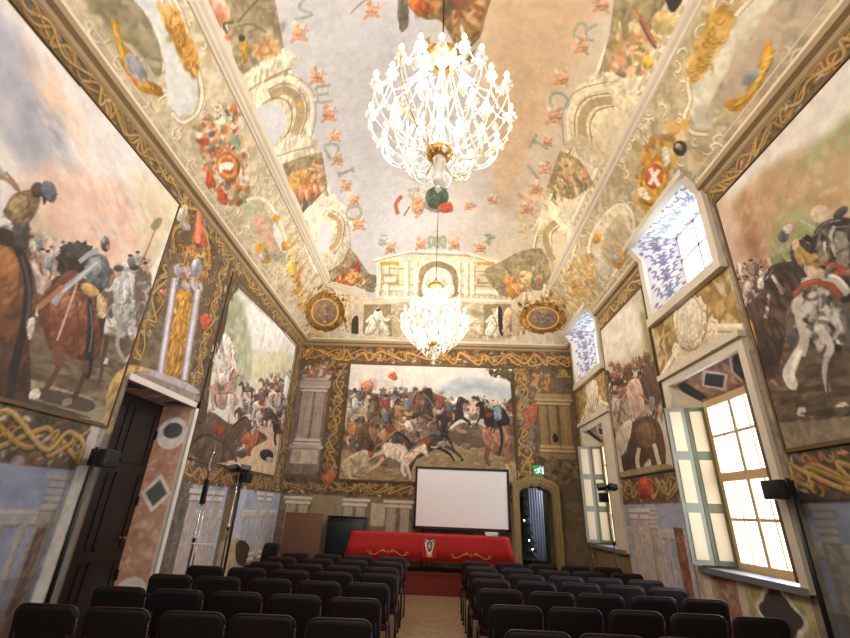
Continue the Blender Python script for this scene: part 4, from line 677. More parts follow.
c.P('dccdaa', '545,200 560,210 576,232 572,262 556,282 548,260 538,235', .3); c.S('b09a6c', 6, '556,222 546,232 548,250 554,260'); c.S('84704a', 1, '560,226 552,234 553,250'); c.P('ddd0b2', '555,234 562,232 568,245 564,258 556,258 552,246', 0, rough=.1); c.S('efe4c8', 3, '532,230 540,218 556,216 572,236')
c.dabs('520,196 550,186 545,216 528,250 518,230', ['e0cda4', 'c4ac7c', 'e8c498', 'b49c6c', 'd8b08c'], 90, .09, .8)
# --- right cove, lower register
c.P('cfcab4', '692,90 706,60 738,20 768,-30 800,-30 760,30 724,80 716,120 700,130 690,112', .1, rough=.2); c.P('a8a07c', '705,118 720,84 752,34 800,-30 850,-30 780,50 728,108', .1, rough=.5); c.dabs('700,120 740,50 800,-20 840,-20 760,70 716,112', ['b4a88c', 'c0a08c', '94906c', 'cbbfa4', 'b09880'], 130, .12, .6)
for t in ('770,-20 735,15 718,40 700,60 688,80 690,100 684,118 692,132 708,134',): c.S('94825a', 5.5, t); c.S('e2d8bc', 3.6, t)
c.dabs('716,8 732,14 712,52 696,82 686,76 700,40', ['98701f', 'cf9c44', '84601c', 'deb864', 'ac8430'], 90, .08, .85, 1.8); volutes(c, '716,8 732,14 700,82 686,76', 14, .09, 'd4a84c', '78541c')
c.P('bd8320', '770,40 772,58 764,76 752,98 738,110 726,108 728,100 744,94 756,70 764,48', .6); c.P('e4b044', '769,46 770,60 760,80 746,100 732,106 746,94 758,72', .3, .8); c.E('9a9c9c', 751, 76, 6, 12, 38, .5)
c.dabs('640,160 655,135 690,120 672,165 650,215 634,205', ['c4902c', 'd8a848', 'a8702c', 'e8d0a0', '8c6c34', 'e0b05c'], 150, .08, .9, 1.6); c.E('3c3428', 680, 148, 7, 8, 0, .4); c.E('c4b490', 678, 146, 3, 3); c.E('8c7448', 680, 148, 2, 2)
c.E('b47c24', 654, 180, 14, 27, 12, .5); c.E('d8a23c', 654, 182, 11, 22, 12, .4); c.E('c4562c', 654, 176, 9.5, 13, 12, .3); c.S('f4ecdc', 4, '650,168 659,186', sm=0); c.S('f4ecdc', 4, '659,169 649,184', sm=0); c.P('e6dcc4', '662,150 668,148 670,160 664,166', .4); c.P('e8d8bc', '638,186 646,190 650,200 640,196', .4)
c.P('cfc4a8', '594,262 592,245 602,222 616,206 628,212 630,240 618,262 604,278', .2); c.P('c2ae88', '602,255 606,232 618,215 626,222 624,244 610,264', .1); c.S('e8dfc6', 3, '590,262 590,240 604,216 620,204 632,214 632,242 612,276'); c.E('c89038', 597, 238, 4, 6, 30, .5); c.P('d49a3c', '612,262 620,250 626,252 620,268', .4); c.E('a8aab0', 617, 257, 3.5, 5, 20, .4)
c.dabs('560,270 592,250 596,300 578,322 568,300', ['c4902c', 'd8a848', '8c5c20', 'e8d0a0', 'c08a40', 'dcb87c'], 100, .08, .7, 1.5); volutes(c, '560,270 592,250 596,300 578,322 568,300', 30, .12, 'e0bc70', '80602c')
# ---- garland letters and putti round the sky
def letter(segs, x, y, ang, s=1.):
    a = math.radians(ang); ca, sa = math.cos(a), math.sin(a)
    for sg in segs:
        p = np.array(sg, float)*s; q = np.stack([x+p[:, 0]*ca-p[:, 1]*sa, y+p[:, 0]*sa+p[:, 1]*ca], 1)
        c.S('8c9a80', 2.8, q, .95, sm=len(sg) > 4); c.S('aebaa0', .9, q, .8, sm=len(sg) > 4)
O_ = [[(9*math.cos(t), 7.5*math.sin(t)) for t in np.linspace(0, 6.28, 14)]]
letter([[(-9, 8), (-9, -8), (0, 2), (9, -8), (9, 8)]], 301, 7, 75, 1.15)
letter([[(-7, -8), (-7, 8)], [(-7, -8), (8, -8)], [(-7, 0), (5, 0)], [(-7, 8), (8, 8)]], 324, 94, -8)
letter([[(-6, -8), (-6, 8), (2, 7), (8, 0), (2, -7), (-6, -8)]], 332, 150, -30, .9); letter([[(0, -8), (0, 8)], [(-3, -8), (3, -8)], [(-3, 8), (3, 8)]], 346, 172, 70, .9); letter(O_, 354, 213, -20, .85)
letter([[(-8, 9), (-8, -9), (2, -9), (6, -5), (2, 0), (-8, 0)], [(0, 0), (7, 9)]], 586, 30, -80, 1.1); letter(O_, 559, 101, 30, 1.05); letter([[(0, -9), (0, 8)], [(-8, -9), (8, -9)]], 541, 145, -62, 1.0); letter([[(-8, -7), (8, 7)]], 533, 172, 10, .9)
letter([[(-8, -6), (8, 6)], [(8, -6), (-8, 6)], [(-8, 6), (-8, -6)], [(8, 6), (8, -6)], [(-4, 0), (0, 5), (4, 0), (0, -5), (-4, 0)]], 437, 242, 0, 1.0)
def putto(x, y, s=1., fl=1):
    c.P('d8a07a', [(x-4*s*fl, y+3*s), (x-5*s*fl, y-2*s), (x, y-5*s), (x+5*s*fl, y-1*s), (x+4*s*fl, y+4*s), (x, y+5*s)], .5); c.E('e0b08c', x-2*s*fl, y-7*s, 3*s, 3*s, 0, .5); c.S('d8a47e', 3*s, [(x+3*s*fl, y), (x+9*s*fl, y-3*s)]); c.S('cf946c', 3.2*s, [(x+2*s*fl, y+4*s), (x+8*s*fl, y+6*s)]); c.S('cf946c', 3*s, [(x-2*s*fl, y+4*s), (x-6*s*fl, y+8*s)]); c.P('d8cbb4', [(x+1*s*fl, y-4*s), (x+7*s*fl, y-9*s), (x+5*s*fl, y-3*s)], .3); c.S('8c4c34', .9*s, [(x-5*s*fl, y+1*s), (x+5*s*fl, y+2*s)], .6)
for x, y, s, fl in ((298, 33, 1.2, 1), (316, 76, 1.1, 1), (328, 114, 1.1, 1), (334, 136, .8, 1), (338, 160, .8, -1), (345, 186, .8, 1), (353, 200, .8, 1), (358, 224, .9, 1), (602, 4, 1.2, -1), (582, 46, 1.1, -1), (562, 78, 1.1, -1), (555, 116, 1.2, -1), (547, 142, .7, 1), (546, 168, .9, -1), (536, 188, .9, -1), (420, 244, .8, 1), (455, 244, .8, -1), (390, 248, .8, 1), (481, 247, .8, -1), (371, 10, 1.1, 1), (468, 206, .6, 1), (493, 200, .6, 1), (528, 208, .9, -1)): putto(x, y, s, fl)
for x, y in ((383, 240), (490, 240)): c.dabs([(x-4, y-5), (x+4, y-5), (x+4, y+5), (x-4, y+5)], ['8fa48c', '7c9478'], 10, .08, .9)
c.S('8c9a80', 2, '350,14 360,4 372,-4')
# flying angel with trumpet over the far lustre
c.P('a89c8c', '406,190 420,188 434,196 446,206 436,212 422,206 410,198', .4); c.P('c9bcae', '410,192 424,194 436,204 424,202', .3); c.P('d09874', '414,198 424,202 420,214 412,210', .5); c.E('d8a47c', 419, 199, 3.4, 3.6); c.S('b0563c', 4, '402,196 396,204 398,214'); c.P('3f5640', '428,190 440,186 448,194 444,206 432,208 426,200', .5); c.P('c4543c', '438,206 450,202 452,210 442,212', .4); c.S('cf9a78', 3, '420,212 416,218'); c.S('8c7448', 1.6, '410,206 404,216'); c.E('c4a080', 474, 206, 3, 2); c.E('b09078', 490, 199, 3, 3)
# large figure group at the head of the sky
c.P('8c6c40', '402,-40 490,-40 484,20 470,60 462,66 452,40 440,20 424,18 410,6', .3, rough=.6); c.P('c4682c', '410,-20 436,-20 434,8 420,14 408,4', .5); c.P('6e6654', '398,0 406,-6 408,22 400,30', .3); c.P('b58c34', '440,-30 476,-20 470,10 450,14', .4); c.S('cfc8b8', 4, '484,0 468,12 462,30 470,44'); c.S('b9b0a0', 4, '480,40 468,54 460,62'); c.dabs('404,-30 484,-30 478,30 440,16', ['a87c3c', '5c4a34', 'c88c4c', '8c4c2c', 'd8b07c', '6c5c40'], 130, .13, .85)
# ------------------------------------------------------------------ the room
OFF = 4.27                                     # spacing of the two window bays
def st(o): return tag(o, kind='structure')
def fm(name, col):                             # floor: worn brick coloured terrazzo
    m = mat(name, col, .45, noise=.28, scale=3.2); nt = m.node_tree; b = nt.nodes['Principled BSDF']; br = nt.nodes.new('ShaderNodeTexBrick')
    br.inputs['Color1'].default_value = lin('8c7254'); br.inputs['Color2'].default_value = lin('786046'); br.inputs['Mortar'].default_value = lin('5e4c3a'); br.inputs['Scale'].default_value = 3.2; br.inputs['Mortar Size'].default_value = .008
    tc = nt.nodes['Texture Coordinate']; nt.links.new(tc.outputs['Object'], br.inputs['Vector'])
    n = nt.nodes.new('ShaderNodeTexNoise'); n.inputs['Scale'].default_value = 11; n.inputs['Detail'].default_value = 8; nt.links.new(tc.outputs['Object'], n.inputs['Vector'])
    mx = nt.nodes.new('ShaderNodeMix'); mx.data_type = 'RGBA'; mx.blend_type = 'OVERLAY'; mx.inputs[0].default_value = .8
    nt.links.new(br.outputs['Color'], mx.inputs[6]); nt.links.new(n.outputs['Fac'], mx.inputs[7]); nt.links.new(mx.outputs[2], b.inputs['Base Color']); return m
fl = MB(); fl.box(-4.3, REAR-.1, -.12, 4.2, 13.6, 0); st(fl.build('floor', fm('floor_tiles', 'a08462')))
def wall_grid(name, cv, fixed, axis, holes):
    U = cv.u0+np.arange(cv.nu)/cv.res; V = cv.v0+np.arange(cv.nv)/cv.res; UU, VV = np.meshgrid(U, V); K = np.full_like(UU, fixed)
    if axis == 0: UU[:, -1] = D
    uc = (UU[:-1, :-1]+UU[1:, 1:])/2; vc = (VV[:-1, :-1]+VV[1:, 1:])/2; keep = np.ones_like(uc, bool)
    for (a0, a1, b0, b1) in holes: keep &= ~((uc > a0) & (uc < a1) & (vc > b0) & (vc < b1))
    return st(grid_mesh(name, *((K, UU, VV) if axis == 0 else (UU, K, VV)), cv.colors(), keep=keep))
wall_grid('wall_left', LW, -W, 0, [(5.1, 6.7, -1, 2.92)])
holesR = []
for o in (0, OFF): holesR += [(4.98+o, 6.68+o, 1.05, 3.52), (4.98+o, 6.72+o, 4.7, 9)]
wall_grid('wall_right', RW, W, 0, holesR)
wall_grid('wall_back', BW, D, 1, [(2.06, 2.98, -1, 2.28)])
plaster = mat('plaster', 'b8a88c', .8, noise=.15, scale=4)
for s, nm in ((-1, 'left'), (1, 'right')):
    m = MB(); m.add([(s*W, REAR, 0), (s*W, .42, 0), (s*W, .42, 5.9), (s*W, REAR, 5.9)], [(0, 1, 2, 3)]); st(m.build('wall_'+nm+'_rear', plaster))
m = MB(); m.box(-W-.1, REAR-.1, 0, W+.1, REAR, 8.6); st(m.build('wall_rear', plaster))
# vault
U = CV.u0+np.arange(CV.nu)/CV.res; V = CV.v0+np.arange(CV.nv)/CV.res; V = np.minimum(V, CV.v1)
X = u2x(np.clip(U, -AL, AL)); Y = v2y(V); XX, YY = np.meshgrid(X, Y); ZZ = hh(XX, YY)
uc = (XX[:-1, :-1]+XX[1:, 1:])/2; yc = (YY[:-1, :-1]+YY[1:, 1:])/2; zc = (ZZ[:-1, :-1]+ZZ[1:, 1:])/2; keep = np.ones_like(uc, bool)
for o in (0, OFF): keep &= ~((uc > 2.9) & (yc > 4.98+o) & (yc < min(6.72+o, 11.0)) & (zc < 6.04))
st(grid_mesh('ceiling', XX, YY, ZZ, CV.colors(), keep=keep))
xs = np.linspace(-W, W, 60); ys = np.array([float(Y[-1]), REAR]); XX, YY = np.meshgrid(xs, ys); ZZ = hh(XX, YY*0+0.)
st(grid_mesh('ceiling_rear', XX, YY, ZZ, np.ones((2, 60, 3))*np.array([.55, .5, .42])))
# cornice and the upper moulding
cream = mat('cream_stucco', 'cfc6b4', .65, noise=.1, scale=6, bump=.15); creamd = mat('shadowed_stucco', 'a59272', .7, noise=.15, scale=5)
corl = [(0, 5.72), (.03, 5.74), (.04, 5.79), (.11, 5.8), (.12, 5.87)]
cor = [(.11, 5.87), (.12, 5.95), (.17, 5.97), (.18, 6.01), (.12, 6.04)]
def trim(n, prof, path, m): return st(sweep(prof, path).build('trim_%d' % n, m))
trim(1, cor, [(W, REAR, 0), (W, 4.86, 0)], cream)
trim(2, cor, [(W, 6.84, 0), (W, 4.86+OFF, 0)], cream)
trim(3, cor, [(W, 11.0, 0), (W, D, 0), (-W, D, 0), (-W, REAR, 0)], cream)
mo = [(-.14, .08), (-.09, .0), (-.03, -.01), (-.02, .02), (.02, .03), (.03, .07), (.08, .09), (.1, .15), (.08, .22)]
soff = mat('shaded_stucco_soffit', '9a8464', .7, noise=.15, scale=5)  # darker copy of the cream: shade under the cornice put into the colour
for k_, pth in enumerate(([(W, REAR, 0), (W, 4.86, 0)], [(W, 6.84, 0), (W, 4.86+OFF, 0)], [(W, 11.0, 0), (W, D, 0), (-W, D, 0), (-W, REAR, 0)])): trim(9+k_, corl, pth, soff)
zm = 6.88
trim(4, [(a, z+zm) for a, z in mo], [(2.92, REAR, 0), (2.92, 10.02, 0), (2.05, 10.85, 0), (-1.85, 10.85, 0), (-2.88, 9.98, 0), (-2.88, REAR, 0)], cream)
# ------------------------------------------------------------------ framed battle paintings
def painting(name, cv, fixed, off, axis, a0, a1, b0, b1, label, group=None, cut=None):
    i0, i1 = int((a0-cv.u0)*cv.res), int((a1-cv.u0)*cv.res)+1; j0, j1 = int((b0-cv.v0)*cv.res), int((b1-cv.v0)*cv.res)+1
    U = cv.u0+np.arange(i0, i1)/cv.res; V = cv.v0+np.arange(j0, j1)/cv.res; UU, VV = np.meshgrid(U, V); K = np.full_like(UU, fixed+off)
    t = empty(name, ((fixed, (a0+a1)/2, b0) if axis == 0 else ((a0+a1)/2, fixed, b0))); T = Vector(t.location)
    g = grid_mesh('painted_canvas', *((K-T.x, UU-T.y, VV-T.z) if axis == 0 else (UU-T.x, K-T.y, VV-T.z)), cv.colors(i0, i1, j0, j1), t)
    f = MB(); w = .022; e = abs(off)+.008; s = 1 if off > 0 else -1
    for (p, q, r, u) in ((a0-w, a1+w, b0-w, b0), (a0-w, a1+w, b1, b1+w), (a0-w, a0, b0, b1), (a1, a1+w, b0, b1)):
        lo, hi = sorted((fixed+.002*s, fixed+e*s))
        if axis == 0: f.box(lo-T.x, p-T.y, r-T.z, hi-T.x, q-T.y, u-T.z)
        else: f.box(p-T.x, lo-T.y, r-T.z, q-T.x, hi-T.y, u-T.z)
    f.build('frame', mat('dark_gilt', '5f4a2a', .5, .3, noise=.3, scale=20), t)
    tag(t, label, 'painting', 'large battle paintings on the hall walls'); return t
painting('battle_painting', LW, -W, .014, 0, 1.0, 4.97, 2.34, 5.47, 'huge battle fresco with brown horse seen from behind, on left wall before the doorway')
painting('battle_painting', LW, -W, .014, 0, 6.84, 10.72, 2.2, 5.4, 'pale mountain battle scene with dark tree trunk, left wall beyond the doorway')
painting('battle_painting', RW, W, -.014, 0, 1.0, 4.72, 2.3, 5.46, 'huge battle fresco with dappled grey horse and white tail, right wall nearest viewer')
painting('battle_painting', RW, W, -.014, 0, 7.0, 9.08, 2.32, 5.4, 'tall narrow battle painting between the two windows on right wall')
painting('battle_painting', BW, D, -.014, 1, -2.33, 2.1, 2.2, 5.22, 'wide cavalry battle painting on the end wall above the projection screen')
# ------------------------------------------------------------------ doorway in the left wall
def marble_canvas(h, w, base='c08c74', light='d8ae98', dk='a06a54'):
    k = Canvas(0, w, 0, h, 60, base); k.map = lambda q: np.asarray(q, float)
    q = [(0, 0), (w, 0), (w, h), (0, h)]; k.dabs(q, [light, dk, 'cda088', 'b47c64', 'e0c4b0'], int(150*w*h), .07, .6, 2.5, px=False)
    k.line('8a5544', .012, [(0, h*.1), (w, h*.3)], .5); k.line('e8d4c4', .012, [(0, h*.62), (w, h*.5)], .6); return k
XD = -4.1
mj = marble_canvas(2.92, .44)
for (z0, z1) in ((2.3, 2.5),): mj.ell('e2dad2', .22, 2.52, .2, .24, 0, 0); mj.ell('4e504e', .22, 2.56, .13, .12, 0, 0)
mj.raw([(.22, 1.42), (.42, 1.68), (.22, 1.94), (.02, 1.68)], 'e4dcd4'); mj.raw([(.22, 1.5), (.36, 1.68), (.22, 1.86), (.08, 1.68)], '565c5a')
mj.rect('e4dcd4', 0, 0, .035, 2.92); mj.ell('e2dad2', .22, .42, .2, .22, 0, 0)
st(patch('trim_5', [(-W, 6.7, 0), (-W, 6.7, 2.92)], [(XD, 6.55, 0), (XD, 6.55, 2.9)], mj))
mj2 = marble_canvas(2.92, .44); st(patch('trim_6', [(-W, 5.1, 0), (-W, 5.1, 2.92)], [(XD, 5.2, 0), (XD, 5.2, 2.9)], mj2))
ms = marble_canvas(1.6, .44, 'b88c84', 'd8b4ac', '8c5c58')
for v in (.05, 1.1): ms.raw([(.05, v), (.4, v+.22), (.05, v+.45)], '4a4a50'); ms.line('e8e0d8', .03, [(.05, v), (.4, v+.22), (.05, v+.45)])
ms.line('e8e0d8', .04, [(0, .75), (.44, .95)])
st(patch('trim_7', [(-W, 5.1, 2.92), (-W, 6.7, 2.92)], [(XD, 5.2, 2.9), (XD, 6.55, 2.9)], ms))
wm = mat('white_marble', 'd9d2c8', .35, noise=.08, scale=8)
m = MB(); m.box(-W, 6.69, 0, -W+.03, 6.78, 3.0); m.box(-W, 5.06, 2.92, -W+.03, 6.78, 3.0); st(m.build('trim_8', wm))
dw = mat('dark_walnut', '150c09', .38, noise=.35, scale=14)
dr = st(empty('door_1', (XD, 5.2, 0)))
m = MB(); m.box(-.05, 0, .01, 0, 1.35, 2.9)
m.build('door_leaf', dw, dr)
m = MB()
for z0, z1 in ((.15, .85), (.98, 1.9), (2.03, 2.75)):
    for y0, y1 in ((.1, .62), (.73, 1.25)):
        m.box(.0, y0, z0, .012, y1, z0+.03); m.box(0, y0, z1-.03, .012, y1, z1); m.box(0, y0, z0, .012, y0+.03, z1); m.box(0, y1-.03, z0, .012, y1, z1)
m.build('panel_moulding', dw, dr)
m = MB(); m.lathe([(0, 0), (.028, 0), (.03, .012), (.012, .02), (.012, .05), (.03, .06), (.03, .075), (0, .085)], (0, 0, 0), 14, Matrix.Translation((0, 1.2, 1.1)) @ Matrix.Rotation(H, 4, 'Y')); m.build('door_knob', mat('old_brass', '6b5430', .35, .8), dr)
m = MB()
for z in (.6, 1.5, 2.4): m.box(0, 1.33, z, .02, 1.36, z+.12)
m.build('hinge', mat('old_iron', '2c2a28', .5, .6), dr)
# ------------------------------------------------------------------ windows of the right wall
def stencil(h, w, seed, cols=('747a88', '80828c')):
    k = Canvas(0, w, 0, h, 60, 'e2e2ea'); k.map = lambda q: np.asarray(q, float); rg = random.Random(seed); n = max(2, int(h/.34))
    for i in range(n):
        z = (i+.5)*h/n
        for s in (-1, 1):
            cx = w/2
            for a, b, r in ((.08, .03, .075), (.15, -.13, .055), (.05, -.16, .045), (.13, .15, .05), (.04, .14, .04)):
                t = np.linspace(0, 4.4, 12)+rg.random(); rr = r*(.5+t*.16); x = cx+s*w*(a*2.4)+rr*np.cos(t)*s; y = z+b+rr*np.sin(t)
                k.line(cols[i % 2], .045, np.stack([x, y], 1), .9, 1)
            k.ell(cols[(i+1) % 2], cx+s*w*.42, z, .03, .05, .5*s, 0)
        k.ell(cols[0], w/2, z+.02, .04, .09, 0, 0); k.ell(cols[1], w/2, z+h/n/2, .06, .03, 0, 0)
    return k
wframe = mat('ochre_window_wood', 'c8a878', .55, noise=.12, scale=10); wwhite = mat('pale_window_wood', 'd8d6da', .5)
grn = mat('grey_green_shutter_paint', '5c6048', .55, noise=.1, scale=8); pan = mat('cream_shutter_panel', 'bfae90', .6, noise=.05, scale=8); blue_g = mat('blue_grey_shutter_edge', '77776a', .55)
glass = mat('window_glass', 'ffffff', .02, alpha=.04)
ZT = 6.04; DZ = float(np.interp(ZT, PZ, PD))
def lower_window(n, o, ny=0):
    t = st(empty('window_%d' % n, (W, 5.83+o, 1.05))); T = Vector((W, 5.83+o, 1.05)); XG = 4.0; y0, y1 = 5.28+o+ny, 6.42+o
    g = lambda x, y, z: (x-T.x, y-T.y, z-T.z)
    plain = Canvas(0, .4, 0, 2.4, 20, 'cabfa8')
    for nm, fr, bk in (('jamb', [g(W, 4.98+o+ny, 1.05), g(W, 4.98+o+ny, 3.52)], [g(XG, 5.25+o+ny, 1.05), g(XG, 5.25+o+ny, 3.2)]), ('jamb', [g(W, 6.68+o, 1.05), g(W, 6.68+o, 3.52)], [g(XG, 6.45+o, 1.05), g(XG, 6.45+o, 3.2)])): patch(nm, fr, bk, plain, t)
    so = marble_canvas(1.7, .45, 'a88074', 'c4a094', '7c5450'); so.raw([(.22, .5), (.42, .85), (.22, 1.2), (.02, .85)], 'e4dcd4'); so.raw([(.22, .57), (.36, .85), (.22, 1.13), (.08, .85)], '3f4650')
    for v in (.0, 1.38): so.raw([(.05, v), (.4, v), (.4, v+.3), (.22, v+.36), (.05, v+.2)], '44464c'); so.line('e4dcd4', .03, [(.02, v+.24), (.22, v+.39), (.43, v+.33)])
    patch('soffit', [g(W, 4.98+o, 3.52), g(W, 6.68+o, 3.52)], [g(XG, 5.25+o, 3.2), g(XG, 6.45+o, 3.2)], so, t)
    m = MB(); m.prism([(-.06, -.95), (.34, -.62), (.34, .66), (-.06, .95)], -.07, .0); m.build('sill', mat('sill_stone', '6c6e74', .4, noise=.1, scale=6), t)
    f = MB(); zb, zt = 1.05, 3.2
    for a, b in ((y0-o-.03, y0-o+.06), (5.82+ny/2, 5.88+ny/2), (y1-o-.06, 6.45)): f.box(*g(XG-.02, a+o, zb), *g(XG+.05, b+o, zt))
    for z, h in ((zb, .09), (2.1, .11), (zt-.1, .1)): f.box(*g(XG-.025, y0, z), *g(XG+.045, y1, z+h))
    for z in (1.62, 2.68): f.box(*g(XG-.01, y0, z), *g(XG+.03, y1, z+.035))
    for y in (5.58, 6.13): f.box(*g(XG, y+o, zb), *g(XG+.025, y+.02+o, zt))
    f.build('casement_frame', wframe, t)
    p = MB(); p.box(*g(XG+.012, y0, zb), *g(XG+.016, y1, zt)); p.build('glass_pane', glass, t)
    # surround standing a little proud of the wall
    s = MB()
    for a, b in ((4.87, 4.98+ny), (6.68, 6.83)): s.box(*g(W-.05, a+o, 1.0), *g(W+.01, b+o, 3.5))
    s.box(*g(W-.05, 4.87+o, 3.5), *g(W+.02, 6.83+o, 3.62)); s.box(*g(W-.1, 4.84+o, 3.62), *g(W-.001, 6.86+o, 3.7)); s.build('architrave', cream, t)
    # shutters: far pair folded open towards the room, near one edge-on
    def leaf(name, a, b, npan=3, edge=grn, n_=1):
        a = Vector((a[0], a[1]+o)); b = Vector((b[0], b[1]+o)); d = b-a; L = d.length; M = Matrix.Translation(g(a.x, a.y, 1.08)) @ Matrix.Rotation(math.atan2(d.y, d.x), 4, 'Z')
        q = MB(); Hh = 2.05; q.box(0, -.015, 0, L, .015, Hh, M); lo = q.build(name, edge, t)
        st_ = MB(); pm = MB(); ph = Hh/npan; w_ = .055
        for s_ in (-.022, .022):
            for k in range(npan):
                z0 = k*ph+.06; z1 = (k+1)*ph-.06; lo_, hi_ = sorted((0, s_)); pm.box(w_, lo_-.001 if s_ < 0 else hi_-.004, z0, L-w_, lo_+.003 if s_ < 0 else hi_, z1, M)
        pm.build('shutter_panel', pan, lo)
    leaf('shutter', (4.0, 6.44), (3.74, 6.52), 3); leaf('shutter', (3.735, 6.525), (3.47, 6.56), 3, blue_g)
    leaf('shutter', (3.97, 5.26+ny), (3.66, 5.02+ny), 3, mat('brown_shutter_edge', '6a5236', .5))
    return t
def upper_window(n, o):
    global DZ
    t = st(empty('window_%d' % n, (W, 5.85+o, 4.7))); T = Vector((W, 5.85+o, 4.7)); g = lambda x, y, z: (x-T.x, y-T.y, z-T.z); XG = 4.13; Xt = W-DZ
    hi = min(6.72, 11.0-o) if o else 6.72
    ya, yb = 5.3+o, 6.38+o; za, zb = 5.1, 6.05
    patch('jamb', [g(W, 4.98+o, 4.7), g(W, 4.98+o, 5.8), g(Xt, 4.98+o, ZT)], [g(XG, ya, za), g(XG, ya, zb)], stencil(1.65, .6, 3), t)
    patch('jamb', [g(W, 6.72+o, 4.7), g(W, 6.72+o, 5.8), g(Xt, 6.72+o, ZT)], [g(XG, yb, za), g(XG, yb, zb)], stencil(1.65, .6, 4, ('72789a', '84788c')), t)
    patch('soffit', [g(Xt, 4.98+o, ZT), g(Xt, 6.72+o, ZT)], [g(XG, ya, zb), g(XG, yb, zb)], stencil(1.7, .7, 5), t)
    k = Canvas(0, .5, 0, 1.7, 20, 'd8cfc0'); patch('sill', [g(W, 4.98+o, 4.7), g(W, 6.72+o, 4.7)], [g(XG, ya, za), g(XG, yb, za)], k, t)
    f = MB()
    for a, b in ((ya, ya+.05), (5.83+o, 5.875+o), (yb-.05, yb)): f.box(*g(XG-.02, a, za), *g(XG+.03, b, zb))
    for z in (za, (za+zb)/2-.02, zb-.05): f.box(*g(XG-.02, ya, z), *g(XG+.03, yb, z+.045))
    f.build('casement_frame', wwhite, t); p = MB(); p.box(*g(XG, ya, za), *g(XG+.004, yb, zb)); p.build('glass_pane', glass, t)
    s = MB()
    for a, b in ((4.85, 4.98), (6.72, 6.85)):
        s.box(*g(W-.07, a+o, 4.6), *g(W, b+o, 5.8)); s.prism([(W-.07-T.x, 5.8-T.z), (W-T.x, 5.8-T.z), (Xt-T.x+.03, ZT+.1-T.z), (Xt-T.x-.06, ZT+.08-T.z)], a+o-T.y, b+o-T.y, Matrix(((1, 0, 0, 0), (0, 0, 1, 0), (0, 1, 0, 0), (0, 0, 0, 1))))
    s.box(*g(W-.1, 4.83+o, 4.56), *g(W, 6.87+o, 4.7)); s.box(*g(Xt-.08, 4.83+o, ZT), *g(Xt+.05, 6.87+o, ZT+.1)); s.build('architrave', cream, t)
    return t
lower_window(1, 0); upper_window(2, 0); lower_window(3, OFF, .36); upper_window(4, OFF)
# ------------------------------------------------------------------ doorway in the end wall and the small room behind it
gilt = mat('aged_gilt_wood', '8f7a4c', .45, .25, noise=.35, scale=16); dk = mat('dark_room_wall', '3a3228', .8, noise=.3, scale=4)
d2 = st(empty('door_2', (2.52, D, 0)))
def arch(w, h, rise, k=14): return [(-w, 0), (-w, h)]+[(-w+2*w*i/k, h+rise*math.sin(math.pi*i/k)+.04*math.sin(2*math.pi*i/k*2)**2) for i in range(1, k)]+[(w, h), (w, 0)]
def archframe(w0, w1, h0, h1, r0, r1, y0, y1):
    a, b = arch(w0, h0, r0), arch(w1, h1, r1); n = len(a); V = []
    for y in (y0, y1): V += [(x, y, z) for x, z in a]+[(x, y, z) for x, z in b]
    F = []
    for i in range(n-1): F += [(i, i+1, n+i+1, n+i), (2*n+i, 3*n+i, 3*n+i+1, 2*n+i+1), (n+i, n+i+1, 3*n+i+1, 3*n+i), (i, 2*n+i, 2*n+i+1, i+1)]
    return V, F
m = MB(); m.add(*archframe(.44, .53, 2.12, 2.2, .15, .19, -.1, .0)); m.add(*archframe(.40, .46, 2.08, 2.13, .14, .155, -.06, .02)); m.add(*archframe(.5, .56, 2.17, 2.23, .18, .22, -.13, -.08)); m.build('door_surround', gilt, d2)
m = MB(); m.add(*archframe(.38, .44, 2.06, 2.12, .14, .15, -.02, .42)); m.build('door_lining', mat('olive_door_lining', '5c5434', .6, noise=.3, scale=12), d2)
m = MB(); m.box(1.6, D+2.1, 0, 3.9, D+2.2, 2.9); m.box(1.6, D+.05, 0, 1.7, D+2.2, 2.9); m.box(3.8, D+.05, 0, 3.9, D+2.2, 2.9); m.box(1.6, D+.05, 2.8, 3.9, D+2.2, 2.9); st(m.build('wall_side_room', dk))
cu = MB(); V = []; n = 60
for i in range(n+1):
    u = i/n; x = 2.62+.42*u
    for z in (.5, 1.2, 2.5): V.append((x, D+1.5+.035*math.sin(u*38)+.01*z, z))
cu.add(V, [(i*3+k, i*3+k+1, i*3+k+4, i*3+k+3) for i in range(n) for k in range(2)], True)
o = cu.build('curtain', mat('pale_blue_curtain', 'a9b4cc', .8)); sm = o.modifiers.new('thickness', 'SOLIDIFY'); sm.thickness = .006; tag(o, 'pale blue curtain hanging in the dark room behind the gilt doorway', 'curtain')
m = MB(); m.tube([(2.5, D+1.5, 2.52), (3.2, D+1.5, 2.52)], .012); tag(m.build('curtain_rod', mat('old_iron', '2c2a28')), 'thin dark rod holding the pale blue curtain behind the doorway', 'curtain rod')
bulb_light('side_room_lamp', (3.3, D+1.2, 2.3), 12, .1)
tr = empty('fir_tree', (2.42, D+1.1, 0)); m = MB(); rg = random.Random(3)
for k in range(9):
    z = .35+k*.2; r = .34*(1-k/10.5); pr = [(r, z), (r*.75, z+.09), (r*.3, z+.26)]
    m.lathe(pr, n=11)
    for j in range(14):
        a = j*.449+k; m.tube([(0, 0, z+.2), (r*1.15*math.cos(a), r*1.15*math.sin(a), z-.03)], [.03, .004], 5)
m.build('branches', mat('dark_fir_green', '16211a', .8), tr); m = MB(); m.tube([(0, 0, 0), (0, 0, .5)], .035); m.build('trunk', mat('bark', '2e2218'), tr)
